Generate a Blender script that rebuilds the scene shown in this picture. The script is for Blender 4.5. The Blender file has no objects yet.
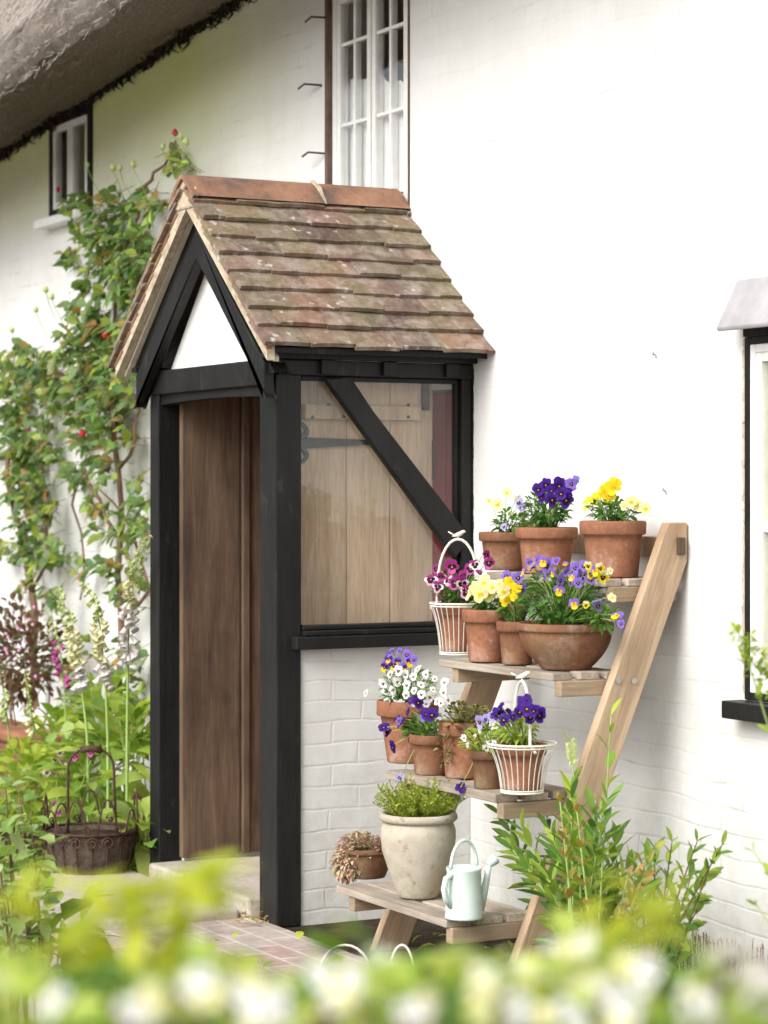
import bpy, bmesh, math, random
from mathutils import Vector, Matrix, noise
random.seed(7)
SC = bpy.context.scene
COL = SC.collection
V = Vector
# ------------------------------------------------------------------ camera
ANG = math.radians(28.15)
FX, FY = -math.cos(ANG), math.sin(ANG)
RX, RY = math.sin(ANG), math.cos(ANG)
CX, CY, CZ = 7.652, -4.463, 1.55
FP, HZ = 2400.0, 490.0
cam_d = bpy.data.cameras.new('camera'); cam = bpy.data.objects.new('camera', cam_d); COL.objects.link(cam)
cam.location = (CX, CY, CZ); cam.rotation_euler = (math.pi/2, 0, math.pi/2-ANG)
cam_d.sensor_fit = 'VERTICAL'; cam_d.sensor_height = 36; cam_d.lens = 36*FP/1024
cam_d.shift_y = (HZ-512)/1024
cam_d.clip_start = 0.05; cam_d.clip_end = 600
cam_d.dof.use_dof = True; cam_d.dof.focus_distance = 8.0; cam_d.dof.aperture_fstop = 3.5
SC.camera = cam
# ------------------------------------------------------------------ world, sun, exposure
SUN_EL, SUN_AZ = math.radians(40), (0.34, -0.94)       # direction towards the sun on plan
w = bpy.data.worlds.new('World'); SC.world = w; w.use_nodes = True
nt = w.node_tree; bg = nt.nodes['Background']
sky = nt.nodes.new('ShaderNodeTexSky'); sky.sky_type = 'NISHITA'; sky.sun_disc = False
sky.sun_elevation = SUN_EL; sky.sun_rotation = math.atan2(SUN_AZ[0], SUN_AZ[1]); sky.dust_density = 4; sky.air_density = 1.0
bw = nt.nodes.new('ShaderNodeRGBToBW'); mx = nt.nodes.new('ShaderNodeMixRGB'); mx.inputs[0].default_value = 0.86
nt.links.new(sky.outputs[0], bw.inputs[0]); nt.links.new(sky.outputs[0], mx.inputs[1]); nt.links.new(bw.outputs[0], mx.inputs[2])
nt.links.new(mx.outputs[0], bg.inputs[0]); bg.inputs[1].default_value = 0.15
sd = bpy.data.lights.new('sun', 'SUN'); sun = bpy.data.objects.new('sun', sd); COL.objects.link(sun)
sd.energy = 1.0; sd.angle = math.radians(32); sd.color = (1, 0.96, 0.9)
sv = V((SUN_AZ[0]*math.cos(SUN_EL), SUN_AZ[1]*math.cos(SUN_EL), math.sin(SUN_EL)))
sun.rotation_euler = sv.to_track_quat('Z', 'Y').to_euler(); sun.location = (0, -10, 20)
SC.view_settings.view_transform = 'Standard'; SC.view_settings.look = 'None'
SC.view_settings.exposure = 0.95; SC.view_settings.gamma = 1.0
SC.cycles.use_denoising = True
SC.cycles.max_bounces = 8; SC.cycles.transparent_max_bounces = 16

def ray(px): r = (px-384)/FP; return RX*r+FX, RY*r+FY
def zt(py, t): return CZ-(py-HZ)/FP*t
def PY(px, py, y): dx, dy = ray(px); t = (y-CY)/dy; return V((CX+t*dx, y, zt(py, t)))
def PX(px, py, x): dx, dy = ray(px); t = (x-CX)/dx; return V((x, CY+t*dy, zt(py, t)))
def PZ(px, py, z): dx, dy = ray(px); t = (CZ-z)*FP/(py-HZ); return V((CX+t*dx, CY+t*dy, z))
def PT(px, py, t): dx, dy = ray(px); return V((CX+t*dx, CY+t*dy, zt(py, t)))
def depth(p): return (p[0]-CX)*FX+(p[1]-CY)*FY
TOCAM = V((-FX, -FY, 0.0))
U = random.uniform
# ------------------------------------------------------------------ object helpers
def wl(o):
    v = V(o.location)
    while o.parent: o = o.parent; v += V(o.location)
    return v
def tag(o, label=None, cat=None, group=None, kind=None):
    if label: o['label'] = label
    if cat: o['category'] = cat
    if group: o['group'] = group
    if kind: o['kind'] = kind
    return o
def thing(name, label, cat, loc, group=None):
    o = bpy.data.objects.new(name, None); o.empty_display_size = 0.05; COL.objects.link(o); o.location = loc
    return tag(o, label, cat, group)
class MB:
    def __init__(s): s.v = []; s.f = []; s.m = []; s.mi = 0
    def add(s, vs, fs):
        b = len(s.v); s.v += [V(p) for p in vs]
        for f in fs: s.f.append([b+i for i in f]); s.m.append(s.mi)
    def box(s, lo, hi, jit=0):
        x0, y0, z0 = lo; x1, y1, z1 = hi
        vs = [V(p)+V((U(-jit, jit), U(-jit, jit), U(-jit, jit))) for p in
              [(x0,y0,z0),(x1,y0,z0),(x1,y1,z0),(x0,y1,z0),(x0,y0,z1),(x1,y0,z1),(x1,y1,z1),(x0,y1,z1)]]
        s.add(vs, [(0,3,2,1),(4,5,6,7),(0,1,5,4),(1,2,6,5),(2,3,7,6),(3,0,4,7)])
    def obox(s, o, a, b, c):      # origin corner plus three edge vectors
        o, a, b, c = V(o), V(a), V(b), V(c)
        vs = [o, o+a, o+a+b, o+b, o+c, o+a+c, o+a+b+c, o+b+c]
        fs = [(0,3,2,1),(4,5,6,7),(0,1,5,4),(1,2,6,5),(2,3,7,6),(3,0,4,7)]
        if a.cross(b).dot(c) < 0: fs = [f[::-1] for f in fs]
        s.add(vs, fs)
    def prism(s, poly, off):
        n = len(poly); poly = [V(p) for p in poly]; off = V(off)
        nn = V((0,0,0))
        for i in range(n): nn += poly[i].cross(poly[(i+1) % n])
        if nn.dot(off) > 0: poly = poly[::-1]
        s.add(poly+[p+off for p in poly], [tuple(range(n)), tuple(range(2*n-1, n-1, -1))]+[(i, i+n, (i+1) % n+n, (i+1) % n) for i in range(n)])
    def tube(s, pts, r, n=6, cap=True):
        pts = [V(p) for p in pts]; k = len(pts)
        rs = r if isinstance(r, (list, tuple)) else [r]*k
        vs = []; ref = None
        for i, p in enumerate(pts):
            d = (pts[min(i+1, k-1)]-pts[max(i-1, 0)])
            d = d.normalized() if d.length > 1e-9 else V((0,0,1))
            if ref is None: ref = d.orthogonal().normalized()
            ref = (ref-d*ref.dot(d)); ref = ref.normalized() if ref.length > 1e-6 else d.orthogonal().normalized()
            b = d.cross(ref)
            for j in range(n):
                a = 2*math.pi*j/n; vs.append(p+(ref*math.cos(a)+b*math.sin(a))*rs[i])
        fs = [(i*n+j, i*n+(j+1) % n, (i+1)*n+(j+1) % n, (i+1)*n+j) for i in range(k-1) for j in range(n)]
        if cap: fs += [tuple(range(n))[::-1], tuple(range((k-1)*n, k*n))]
        s.add(vs, fs)
    def ring(s, c, r, t, n=28, nx=None, m=5):
        c = V(c); ax = V((0,0,1)) if nx is None else V(nx).normalized(); a = ax.orthogonal().normalized(); b = ax.cross(a)
        vs = []; fs = []
        for i in range(n):
            th = 2*math.pi*i/n; d = a*math.cos(th)+b*math.sin(th)
            for j in range(m):
                ph = 2*math.pi*j/m; vs.append(c+d*(r+t*math.cos(ph))+ax*t*math.sin(ph))
        for i in range(n):
            for j in range(m): fs.append((i*m+j, ((i+1) % n)*m+j, ((i+1) % n)*m+(j+1) % m, i*m+(j+1) % m))
        s.add(vs, fs)
    def lathe(s, prof, c, n=36, wob=0.0, seed=0):
        c = V(c); vs = []; k = len(prof)
        for i, (r, z) in enumerate(prof):
            for j in range(n):
                a = 2*math.pi*j/n
                rr = r*(1+wob*noise.noise(V((math.cos(a)*1.3+seed, math.sin(a)*1.3, z*6))))
                vs.append(c+V((rr*math.cos(a), rr*math.sin(a), z)))
        fs = [(i*n+j, i*n+(j+1) % n, (i+1)*n+(j+1) % n, (i+1)*n+j) for i in range(k-1) for j in range(n)]
        if prof[0][0] > 1e-5: fs.append(tuple(range(n))[::-1])
        s.add(vs, fs)
    def disc(s, c, r, n=28, dz=0.0):
        c = V(c); s.add([c+V((0,0,dz))]+[c+V((r*math.cos(2*math.pi*j/n), r*math.sin(2*math.pi*j/n), 0)) for j in range(n)],
                        [(0, 1+j, 1+(j+1) % n) for j in range(n)])
    def leaf(s, p, d, L, W, up=None, droop=0.3, fold=0.25, seg=4, tip=1.0):
        p = V(p); d = V(d).normalized(); up = V(up) if up is not None else V((U(-.4,.4), U(-.4,.4), 1))
        side = d.cross(up)
        side = side.normalized() if side.length > 1e-5 else d.orthogonal().normalized()
        nrm = side.cross(d).normalized()
        vs = []; 
        for i in range(seg+1):
            t = i/seg
            wv = W*0.5*(math.sin(math.pi*min(1, (t*0.93+0.04))**tip)**0.8)
            if i in (0, seg): wv = W*0.03
            c = p+d*(L*t)-V((0,0,1))*(droop*L*t*t)
            e = side*wv
            vs += [c-e+nrm*(fold*wv), c, c+e+nrm*(fold*wv)]
        fs = []
        for i in range(seg):
            a = i*3; fs += [(a, a+1, a+4, a+3), (a+1, a+2, a+5, a+4)]
        s.add(vs, fs)
    def build(s, name, mat, parent=None, smooth=False, bevel=0.0, label=None):
        o0 = wl(parent) if parent else V((0,0,0))
        me = bpy.data.meshes.new(name)
        me.from_pydata([tuple(p-o0) for p in s.v], [], s.f)
        for mm in (mat if isinstance(mat, (list, tuple)) else [mat]): me.materials.append(mm)
        if any(s.m): me.polygons.foreach_set('material_index', s.m)
        if smooth: me.polygons.foreach_set('use_smooth', [True]*len(s.f))
        me.update()
        o = bpy.data.objects.new(name, me); COL.objects.link(o)
        if parent: o.parent = parent
        if bevel:
            b = o.modifiers.new('bevel', 'BEVEL'); b.width = bevel; b.segments = 2; b.limit_method = 'ANGLE'; b.angle_limit = math.radians(40)
        if label: o['label'] = label
        return o
def inst(me, name, parent, world, rot=None, sc=1.0):
    o = bpy.data.objects.new(name, me); COL.objects.link(o); o.parent = parent
    o.location = V(world)-wl(parent)
    if rot is not None: o.rotation_euler = rot.to_euler()
    o.scale = (sc, sc, sc)
    return o
# ------------------------------------------------------------------ materials
def lin(r, g, b):
    f = lambda c: (c/255/12.92) if c/255 <= 0.04045 else ((c/255+0.055)/1.055)**2.4
    return (f(r), f(g), f(b), 1)
def C4(c): return tuple(c)+(1,) if len(c) == 3 else tuple(c)
class NT:
    def __init__(s, name):
        s.mat = bpy.data.materials.new(name); s.mat.use_nodes = True; s.t = s.mat.node_tree
        s.b = s.t.nodes['Principled BSDF']; s.out = s.t.nodes['Material Output']
        s.co = s.t.nodes.new('ShaderNodeTexCoord').outputs['Object']
    def n(s, ty, **kw):
        nd = s.t.nodes.new('ShaderNode'+ty)
        for k, v in kw.items():
            if hasattr(nd, k): setattr(nd, k, v)
            else: nd.inputs[k.replace('_', ' ')].default_value = v
        return nd
    def l(s, a, b): s.t.links.new(a, b)
    def mapc(s, scale, co=None):
        m = s.n('Mapping'); m.inputs['Scale'].default_value = scale; s.l(co or s.co, m.inputs[0]); return m.outputs[0]
    def noise(s, sc, det=5, rough=0.6, co=None, dist=0.0):
        nd = s.n('TexNoise'); nd.inputs['Scale'].default_value = sc; nd.inputs['Detail'].default_value = det
        nd.inputs['Roughness'].default_value = rough; nd.inputs['Distortion'].default_value = dist
        s.l(co or s.co, nd.inputs['Vector']); return nd.outputs['Fac']
    def ramp(s, fac, stops, interp='LINEAR'):
        r = s.n('ValToRGB'); e = r.color_ramp.elements; r.color_ramp.interpolation = interp
        while len(e) < len(stops): e.new(0.5)
        for el, (p, c) in zip(e, stops): el.position = p; el.color = C4(c) if isinstance(c, (tuple, list)) else (c, c, c, 1)
        s.l(fac, r.inputs[0]); return r.outputs[0]
    def mix(s, fac, a, b, mode='MIX'):
        m = s.n('MixRGB'); m.blend_type = mode
        for sock, val in ((m.inputs[0], fac), (m.inputs[1], a), (m.inputs[2], b)):
            if hasattr(val, 'is_output'): s.l(val, sock)
            elif isinstance(val, (int, float)): sock.default_value = val if sock == m.inputs[0] else (val, val, val, 1)
            else: sock.default_value = C4(val)
        return m.outputs[0]
    def bump(s, h, strength=0.3, dist=0.01, chain=None):
        b = s.n('Bump'); b.inputs['Strength'].default_value = strength; b.inputs['Distance'].default_value = dist
        s.l(h, b.inputs['Height'])
        if chain: s.l(chain, b.inputs['Normal'])
        return b.outputs[0]
    def island(s): return s.n('NewGeometry').outputs['Random Per Island']
    def fin(s, col, rough=0.6, nrm=None, spec=0.4, metal=0.0):
        if hasattr(col, 'is_output'): s.l(col, s.b.inputs['Base Color'])
        else: s.b.inputs['Base Color'].default_value = C4(col)
        if hasattr(rough, 'is_output'): s.l(rough, s.b.inputs['Roughness'])
        else: s.b.inputs['Roughness'].default_value = rough
        s.b.inputs['Specular IOR Level'].default_value = spec; s.b.inputs['Metallic'].default_value = metal
        if nrm: s.l(nrm, s.b.inputs['Normal'])
        return s.mat
def leafmat(name, cols, trans=0.35, rough=0.45, spec=0.35):
    m = NT(name); r = m.island(); n = len(cols)
    col = m.ramp(r, [(i/(max(1, n-1)), c) for i, c in enumerate(cols)])
    col = m.mix(0.5, col, m.ramp(m.noise(14, 2), [(0.3, (0.5, 0.55, 0.5)), (0.7, (1.0, 1.0, 0.95))]), 'MULTIPLY')
    m.fin(col, rough, None, spec)
    tr = m.n('BsdfTranslucent'); c2 = m.mix(0.6, col, (1.0, 0.95, 0.25), 'MULTIPLY'); c3 = m.mix(1.0, c2, 1.5, 'MULTIPLY'); m.l(c3, tr.inputs[0])
    ms = m.n('MixShader'); ms.inputs[0].default_value = trans
    m.l(m.b.outputs[0], ms.inputs[1]); m.l(tr.outputs[0], ms.inputs[2]); m.l(ms.outputs[0], m.out.inputs[0])
    return m.mat
def petalmat(name, col, trans=0.42, var=0.25, rough=0.6):
    m = NT(name); c = C4(col)
    cc = m.ramp(m.island(), [(0, tuple(x*(1-var) for x in c[:3])), (1, tuple(min(0.95, x*(1+var*0.5)) for x in c[:3]))])
    m.fin(cc, rough, None, 0.2)
    tr = m.n('BsdfTranslucent'); m.l(cc, tr.inputs[0]); ms = m.n('MixShader'); ms.inputs[0].default_value = trans
    m.l(m.b.outputs[0], ms.inputs[1]); m.l(tr.outputs[0], ms.inputs[2]); m.l(ms.outputs[0], m.out.inputs[0])
    return m.mat
def woodmat(name, c1, c2, axis, rough=0.7, dark=0.5, tilt=0.0):
    m = NT(name)
    if tilt:
        vr = m.n('VectorRotate'); vr.rotation_type = 'X_AXIS'; vr.inputs['Angle'].default_value = tilt; m.l(m.co, vr.inputs['Vector']); m.co = vr.outputs[0]
    sc = [17, 17, 17]; sc[axis] = 1.6
    r = m.n('NewGeometry').outputs['Random Per Island']
    add = m.n('VectorMath'); add.operation = 'ADD'
    cmb = m.n('CombineXYZ'); mul = m.n('Math'); mul.operation = 'MULTIPLY'; mul.inputs[1].default_value = 13.7
    m.l(r, mul.inputs[0]); [m.l(mul.outputs[0], cmb.inputs[i]) for i in range(3)]
    m.l(m.co, add.inputs[0]); m.l(cmb.outputs[0], add.inputs[1])
    co = m.mapc(sc, add.outputs[0])
    g = m.noise(1.2, 6, 0.62, co, 0.6)
    sc2 = [130, 130, 130]; sc2[axis] = 9
    fine = m.noise(1.0, 3, 0.6, m.mapc(sc2, add.outputs[0]))
    col = m.ramp(g, [(0.28, c1), (0.72, c2)])
    col = m.mix(0.42, col, m.ramp(fine, [(0.3, 0.45), (0.62, 1.0)]), 'MULTIPLY')
    col = m.mix(1.0, col, m.ramp(r, [(0, 0.78), (1, 1.08)]), 'MULTIPLY')
    st = m.ramp(m.noise(3.5, 4, 0.6, add.outputs[0]), [(0.42, 1.0), (0.75, 1.0-dark)])
    col = m.mix(0.8, col, st, 'MULTIPLY')
    h = m.mix(0.5, g, fine)
    return m.fin(col, rough, m.bump(h, 0.5, 0.004), 0.25)
M = {}
def wall_mat():
    m = NT('white_painted_brick')
    w1 = m.n('TexNoise'); w1.inputs['Scale'].default_value = 2.2; m.l(m.co, w1.inputs['Vector'])
    sub = m.n('VectorMath'); sub.operation = 'MULTIPLY_ADD'; sub.inputs[1].default_value = (0.07, 0.07, 0.07)
    m.l(w1.outputs['Color'], sub.inputs[0]); m.l(m.co, sub.inputs[2])
    sx = m.n('SeparateXYZ'); m.l(sub.outputs[0], sx.inputs[0]); ad = m.n('Math'); m.l(sx.outputs[0], ad.inputs[0]); m.l(sx.outputs[1], ad.inputs[1])
    cb = m.n('CombineXYZ'); m.l(ad.outputs[0], cb.inputs[0]); m.l(sx.outputs[2], cb.inputs[1])
    br = m.n('TexBrick'); m.l(cb.outputs[0], br.inputs['Vector'])
    br.inputs['Scale'].default_value = 1.0; br.inputs['Brick Width'].default_value = 0.23; br.inputs['Row Height'].default_value = 0.075
    br.inputs['Mortar Size'].default_value = 0.007; br.inputs['Mortar Smooth'].default_value = 0.9
    br.inputs['Color1'].default_value = (0.9, 0.9, 0.9, 1); br.inputs['Color2'].default_value = (0.55, 0.55, 0.55, 1); br.inputs['Mortar'].default_value = (0.1, 0.1, 0.1, 1)
    patch = m.ramp(m.noise(0.9, 3, 0.5), [(0.38, 0.12), (0.62, 1.0)])
    zz = m.n('SeparateXYZ'); m.l(m.co, zz.inputs[0])
    mrl = m.n('MapRange'); mrl.inputs['From Min'].default_value = 0.8; mrl.inputs['From Max'].default_value = 2.4; m.l(zz.outputs[2], mrl.inputs[0])
    low = m.ramp(mrl.outputs[0], [(0.0, 1.0), (1.0, 0.3)])
    mort = br.outputs['Fac']
    inv = m.mix(1.0, br.outputs['Color'], m.mix(1.0, patch, low, 'MULTIPLY'), 'MULTIPLY')
    b1 = m.bump(inv, 0.21, 0.014)
    b2 = m.bump(m.noise(1.3, 4, 0.5), 0.35, 0.05, m.bump(m.noise(5, 5, 0.6), 0.25, 0.02, b1))
    b3 = m.bump(m.noise(60, 4, 0.65), 0.12, 0.004, b2)
    crack = m.mix(1.0, mort, m.ramp(m.noise(3.1, 5, 0.7, None, 0.8), [(0.54, 0.0), (0.68, 0.6)]), 'MULTIPLY')
    col = m.ramp(m.noise(1.6, 5, 0.6), [(0.3, (0.68, 0.675, 0.655)), (0.7, (0.755, 0.755, 0.745))])
    col = m.mix(crack, col, (0.42, 0.39, 0.36))
    spk = m.ramp(m.noise(95, 2, 0.5), [(0.70, 0.0), (0.76, 0.25)])
    col = m.mix(spk, col, (0.5, 0.47, 0.42))
    # green tint growing up the far wall towards the thatch
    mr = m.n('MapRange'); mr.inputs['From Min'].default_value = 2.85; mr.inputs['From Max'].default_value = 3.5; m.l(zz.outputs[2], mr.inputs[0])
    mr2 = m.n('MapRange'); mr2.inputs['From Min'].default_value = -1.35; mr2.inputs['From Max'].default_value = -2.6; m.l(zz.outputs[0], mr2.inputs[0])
    grn = m.mix(1.0, m.mix(1.0, mr.outputs[0], mr2.outputs[0], 'MULTIPLY'), m.ramp(m.noise(2.4, 5, 0.65, m.mapc((1, 1, 0.6))), [(0.2, 0.6), (0.5, 1.0)]), 'MULTIPLY')
    cell = m.n('TexBrick'); m.l(cb.outputs[0], cell.inputs['Vector']); cell.inputs['Scale'].default_value = 1.0; cell.inputs['Brick Width'].default_value = 0.23; cell.inputs['Row Height'].default_value = 0.075; cell.inputs['Mortar Size'].default_value = 0.004; cell.inputs['Color1'].default_value = (1, 1, 1, 1); cell.inputs['Color2'].default_value = (.94, .94, .935, 1); cell.inputs['Mortar'].default_value = (.94, .935, .925, 1)
    col = m.mix(m.ramp(m.noise(1.1, 3, .5), [(0.35, 0.2), (0.6, 0.9)]), col, cell.outputs['Color'], 'MULTIPLY')
    strk = m.ramp(m.noise(1.0, 5, 0.65, m.mapc((7, 7, 1.1))), [(0.48, 0.0), (0.72, 0.45)])
    col = m.mix(strk, col, (0.62, 0.61, 0.57))
    col = m.mix(grn, col, (0.64, 0.68, 0.30))
    mr3 = m.n('MapRange'); mr3.inputs['From Min'].default_value = 1.0; mr3.inputs['From Max'].default_value = 0.0; m.l(zz.outputs[2], mr3.inputs[0])
    dirt = m.mix(1.0, mr3.outputs[0], m.ramp(m.noise(7, 5, 0.7), [(0.4, 0.0), (0.7, 0.6)]), 'MULTIPLY')
    col = m.mix(dirt, col, (0.42, 0.42, 0.32))
    return m.fin(col, 0.7, b3, 0.25)
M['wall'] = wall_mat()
m = NT('white_paint'); M['white'] = m.fin(m.ramp(m.noise(18, 4), [(0.3, (0.72, 0.72, 0.69)), (0.7, (0.82, 0.82, 0.80))]), 0.45, m.bump(m.noise(60, 3), 0.1, 0.002), 0.4)
m = NT('black_timber_paint')
wear = m.ramp(m.noise(9, 7, 0.75, m.mapc((1, 1, 0.5))), [(0.60, 0.0), (0.72, 0.6)])
dust = m.ramp(m.noise(2.2, 6, 0.7, m.mapc((1, 1, 0.35))), [(0.45, 0.0), (0.75, 0.55)]); M['black'] = m.fin(m.mix(dust, m.mix(wear, m.ramp(m.noise(4, 4), [(0.3, (0.0045, 0.0045, 0.005)), (0.7, (0.010, 0.010, 0.010))]), (0.055, 0.055, 0.046)), (0.030, 0.030, 0.027)), 0.5,
                   m.bump(m.noise(1.0, 5, 0.6, m.mapc((50, 50, 6))), 0.6, 0.006), 0.3)
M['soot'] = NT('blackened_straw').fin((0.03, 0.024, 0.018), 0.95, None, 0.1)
m = NT('old_roof_tile'); r = m.island()
base = m.ramp(r, [(0.0, (0.11, 0.078, 0.07)), (0.25, (0.23, 0.15, 0.115)), (0.5, (0.17, 0.125, 0.11)), (0.75, (0.29, 0.165, 0.115)), (1.0, (0.23, 0.175, 0.145))])
base = m.mix(0.75, base, m.ramp(m.noise(22, 6, 0.7), [(0.3, 0.45), (0.7, 1.25)]), 'MULTIPLY')
moss = m.ramp(m.noise(4.5, 6, 0.65), [(0.42, 0.0), (0.62, 0.75)])
base = m.mix(moss, base, m.ramp(m.noise(40, 4), [(0.3, (0.125, 0.112, 0.055)), (0.7, (0.25, 0.23, 0.135))]))
grey = m.ramp(m.noise(11, 5, 0.7), [(0.48, 0.0), (0.64, 0.65)])
base = m.mix(grey, base, (0.33, 0.28, 0.24))
vo = m.n('TexVoronoi'); vo.inputs['Scale'].default_value = 23
wn = m.n('TexNoise'); wn.inputs['Scale'].default_value = 45; wn.inputs['Detail'].default_value = 4; m.l(m.co, wn.inputs['Vector']); wm = m.n('VectorMath'); wm.operation = 'MULTIPLY_ADD'; wm.inputs[1].default_value = (.035, .035, .035); m.l(wn.outputs['Color'], wm.inputs[0]); m.l(m.co, wm.inputs[2]); m.l(wm.outputs[0], vo.inputs['Vector'])
lich = m.mix(1.0, m.ramp(vo.outputs['Distance'], [(0.13, 1.0), (0.30, 0.0)]), m.ramp(m.noise(6, 3), [(0.5, 0.0), (0.58, 0.75)]), 'MULTIPLY')
base = m.mix(lich, base, (0.55, 0.53, 0.48))
M['tile'] = m.fin(base, 0.9, m.bump(m.noise(70, 5, 0.7), 0.7, 0.006), 0.15)
m = NT('orange_ridge_tile')
rb = m.ramp(m.noise(6, 6, 0.65), [(0.32, (0.13, 0.09, 0.075)), (0.48, (0.26, 0.14, 0.09)), (0.72, (0.40, 0.225, 0.145))])
rb = m.mix(m.ramp(m.noise(70, 3), [(0.62, 0.0), (0.68, 0.7)]), rb, (0.10, 0.07, 0.05))
M['ridge'] = m.fin(rb, 0.85, m.bump(m.noise(50, 4), 0.4, 0.004), 0.2)
m = NT('lime_mortar'); M['mortar'] = m.fin(m.ramp(m.noise(25, 6, 0.7), [(0.3, (0.32, 0.25, 0.17)), (0.7, (0.62, 0.54, 0.42))]), 0.95, m.bump(m.noise(60, 5), 0.8, 0.008), 0.1)
m = NT('soffit_board'); M['soffit'] = m.fin(m.ramp(m.noise(12, 5), [(0.3, (0.42, 0.36, 0.27)), (0.7, (0.60, 0.54, 0.44))]), 0.8)
m = NT('thatch'); st = m.noise(1.0, 7, 0.7, m.mapc((48, 9, 9)))
st2 = m.noise(1.0, 4, 0.6, m.mapc((7, 1.5, 1.5))); sp = m.noise(75, 4, 0.7)
tc = m.ramp(m.mix(0.5, st, sp), [(0.32, (0.20, 0.165, 0.135)), (0.5, (0.38, 0.325, 0.275)), (0.68, (0.54, 0.475, 0.415))])
tc = m.mix(0.7, tc, m.ramp(st2, [(0.3, 0.55), (0.7, 1.1)]), 'MULTIPLY')
M['thatch'] = m.fin(tc, 0.95, m.bump(sp, 1.0, 0.03, m.bump(st, 0.9, 0.05)), 0.1)
m = NT('straw'); M['straw'] = m.fin(m.ramp(m.island(), [(0, (0.24, 0.205, 0.18)), (0.5, (0.31, 0.27, 0.24)), (1, (0.37, 0.33, 0.295))]), 0.9, None, 0.1)
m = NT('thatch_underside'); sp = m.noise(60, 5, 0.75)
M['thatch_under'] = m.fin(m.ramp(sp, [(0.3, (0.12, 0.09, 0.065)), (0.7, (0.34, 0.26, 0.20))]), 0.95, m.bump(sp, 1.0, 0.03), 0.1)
M['door_dark'] = woodmat('old_oak_planks', (0.10, 0.065, 0.043), (0.23, 0.155, 0.10), 2, 0.7, 0.6)
M['door_light'] = woodmat('pale_oak_planks', (0.52, 0.38, 0.25), (0.72, 0.56, 0.40), 2, 0.65, 0.25)
M['stand'] = woodmat('pale_pine_leg', (0.40, 0.26, 0.15), (0.70, 0.52, 0.36), 2, 0.65, 0.25, math.radians(20))
M['shelf'] = woodmat('weathered_shelf_board', (0.34, 0.27, 0.20), (0.60, 0.52, 0.44), 0, 0.8, 0.45)
M['batten'] = woodmat('weathered_batten', (0.33, 0.235, 0.15), (0.55, 0.42, 0.29), 1, 0.8, 0.35)
M['red'] = NT('red_door_paint').fin((0.22, 0.025, 0.03), 0.45)
m = NT('forged_iron'); M['iron'] = m.fin(m.ramp(m.noise(30, 4), [(0.35, (0.025, 0.025, 0.028)), (0.7, (0.055, 0.052, 0.052))]), 0.55, m.bump(m.noise(80, 3), 0.3, 0.003), 0.4, 0.3)
m = NT('rusty_iron'); M['rust'] = m.fin(m.ramp(m.noise(40, 5), [(0.3, (0.035, 0.022, 0.017)), (0.7, (0.13, 0.07, 0.045))]), 0.8, m.bump(m.noise(90, 3), 0.4, 0.003), 0.3, 0.3)
m = NT('lead_sheet'); M['lead'] = m.fin(m.ramp(m.noise(9, 5), [(0.3, (0.30, 0.29, 0.30)), (0.7, (0.42, 0.41, 0.42))]), 0.6, m.bump(m.noise(14, 4), 0.15, 0.01), 0.4)
m = NT('step_stone'); M['stone'] = m.fin(m.mix(0.7, m.ramp(m.noise(7, 6, 0.7), [(0.3, (0.36, 0.32, 0.27)), (0.7, (0.56, 0.51, 0.44))]), m.ramp(m.noise(60, 4), [(0.3, 0.75), (0.6, 1.05)]), 'MULTIPLY'), 0.9, m.bump(m.noise(40, 6, 0.7), 0.5, 0.01), 0.15)
m = NT('garden_soil'); M['soil'] = m.fin(m.ramp(m.noise(14, 7, 0.75), [(0.3, (0.030, 0.021, 0.014)), (0.7, (0.11, 0.082, 0.055))]), 0.95, m.bump(m.noise(30, 7, 0.75), 1.0, 0.04), 0.1)
m = NT('brick_path')
br = m.n('TexBrick'); m.l(m.mapc((1, 1, 1)), br.inputs['Vector']); br.inputs['Scale'].default_value = 1; br.inputs['Brick Width'].default_value = 0.22; br.inputs['Row Height'].default_value = 0.105
br.inputs['Mortar Size'].default_value = 0.007; br.inputs['Color1'].default_value = (0.40, 0.29, 0.25, 1); br.inputs['Color2'].default_value = (0.42, 0.36, 0.33, 1); br.inputs['Mortar'].default_value = (0.50, 0.46, 0.41, 1)
M['path'] = m.fin(m.mix(0.6, br.outputs['Color'], m.ramp(m.noise(12, 6, 0.7), [(0.3, 0.6), (0.7, 1.3)]), 'MULTIPLY'), 0.9, m.bump(br.outputs['Fac'], -0.5, 0.01, m.bump(m.noise(45, 5), 0.4, 0.006)), 0.15)
def terracotta(name, a, b, salt=0.5, green=0.0):
    m = NT(name); c = m.ramp(m.noise(9, 6, 0.65), [(0.28, a), (0.72, b)])
    c = m.mix(0.6, c, m.ramp(m.noise(70, 4, 0.7), [(0.3, 0.7), (0.65, 1.1)]), 'MULTIPLY')
    s = m.ramp(m.noise(6.5, 6, 0.7), [(0.55, 0.0), (0.72, salt)])
    c = m.mix(s, c, (0.60, 0.50, 0.43))
    if green: c = m.mix(m.ramp(m.noise(5, 5, 0.7), [(0.45, 0.0), (0.65, green)]), c, (0.16, 0.15, 0.07))
    return m.fin(c, 0.85, m.bump(m.noise(90, 4), 0.25, 0.003), 0.2)
M['tc1'] = terracotta('terracotta', (0.21, 0.088, 0.048), (0.37, 0.168, 0.098), 0.65)
M['tc2'] = terracotta('terracotta_dark', (0.15, 0.066, 0.037), (0.29, 0.13, 0.075), 0.5, 0.4)
M['tc3'] = terracotta('terracotta_brown', (0.10, 0.048, 0.026), (0.20, 0.092, 0.05), 0.35, 0.5)
m = NT('urn_stone')
uc = m.ramp(m.noise(5, 6, 0.65), [(0.3, (0.36, 0.31, 0.24)), (0.7, (0.60, 0.55, 0.46))])
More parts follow.
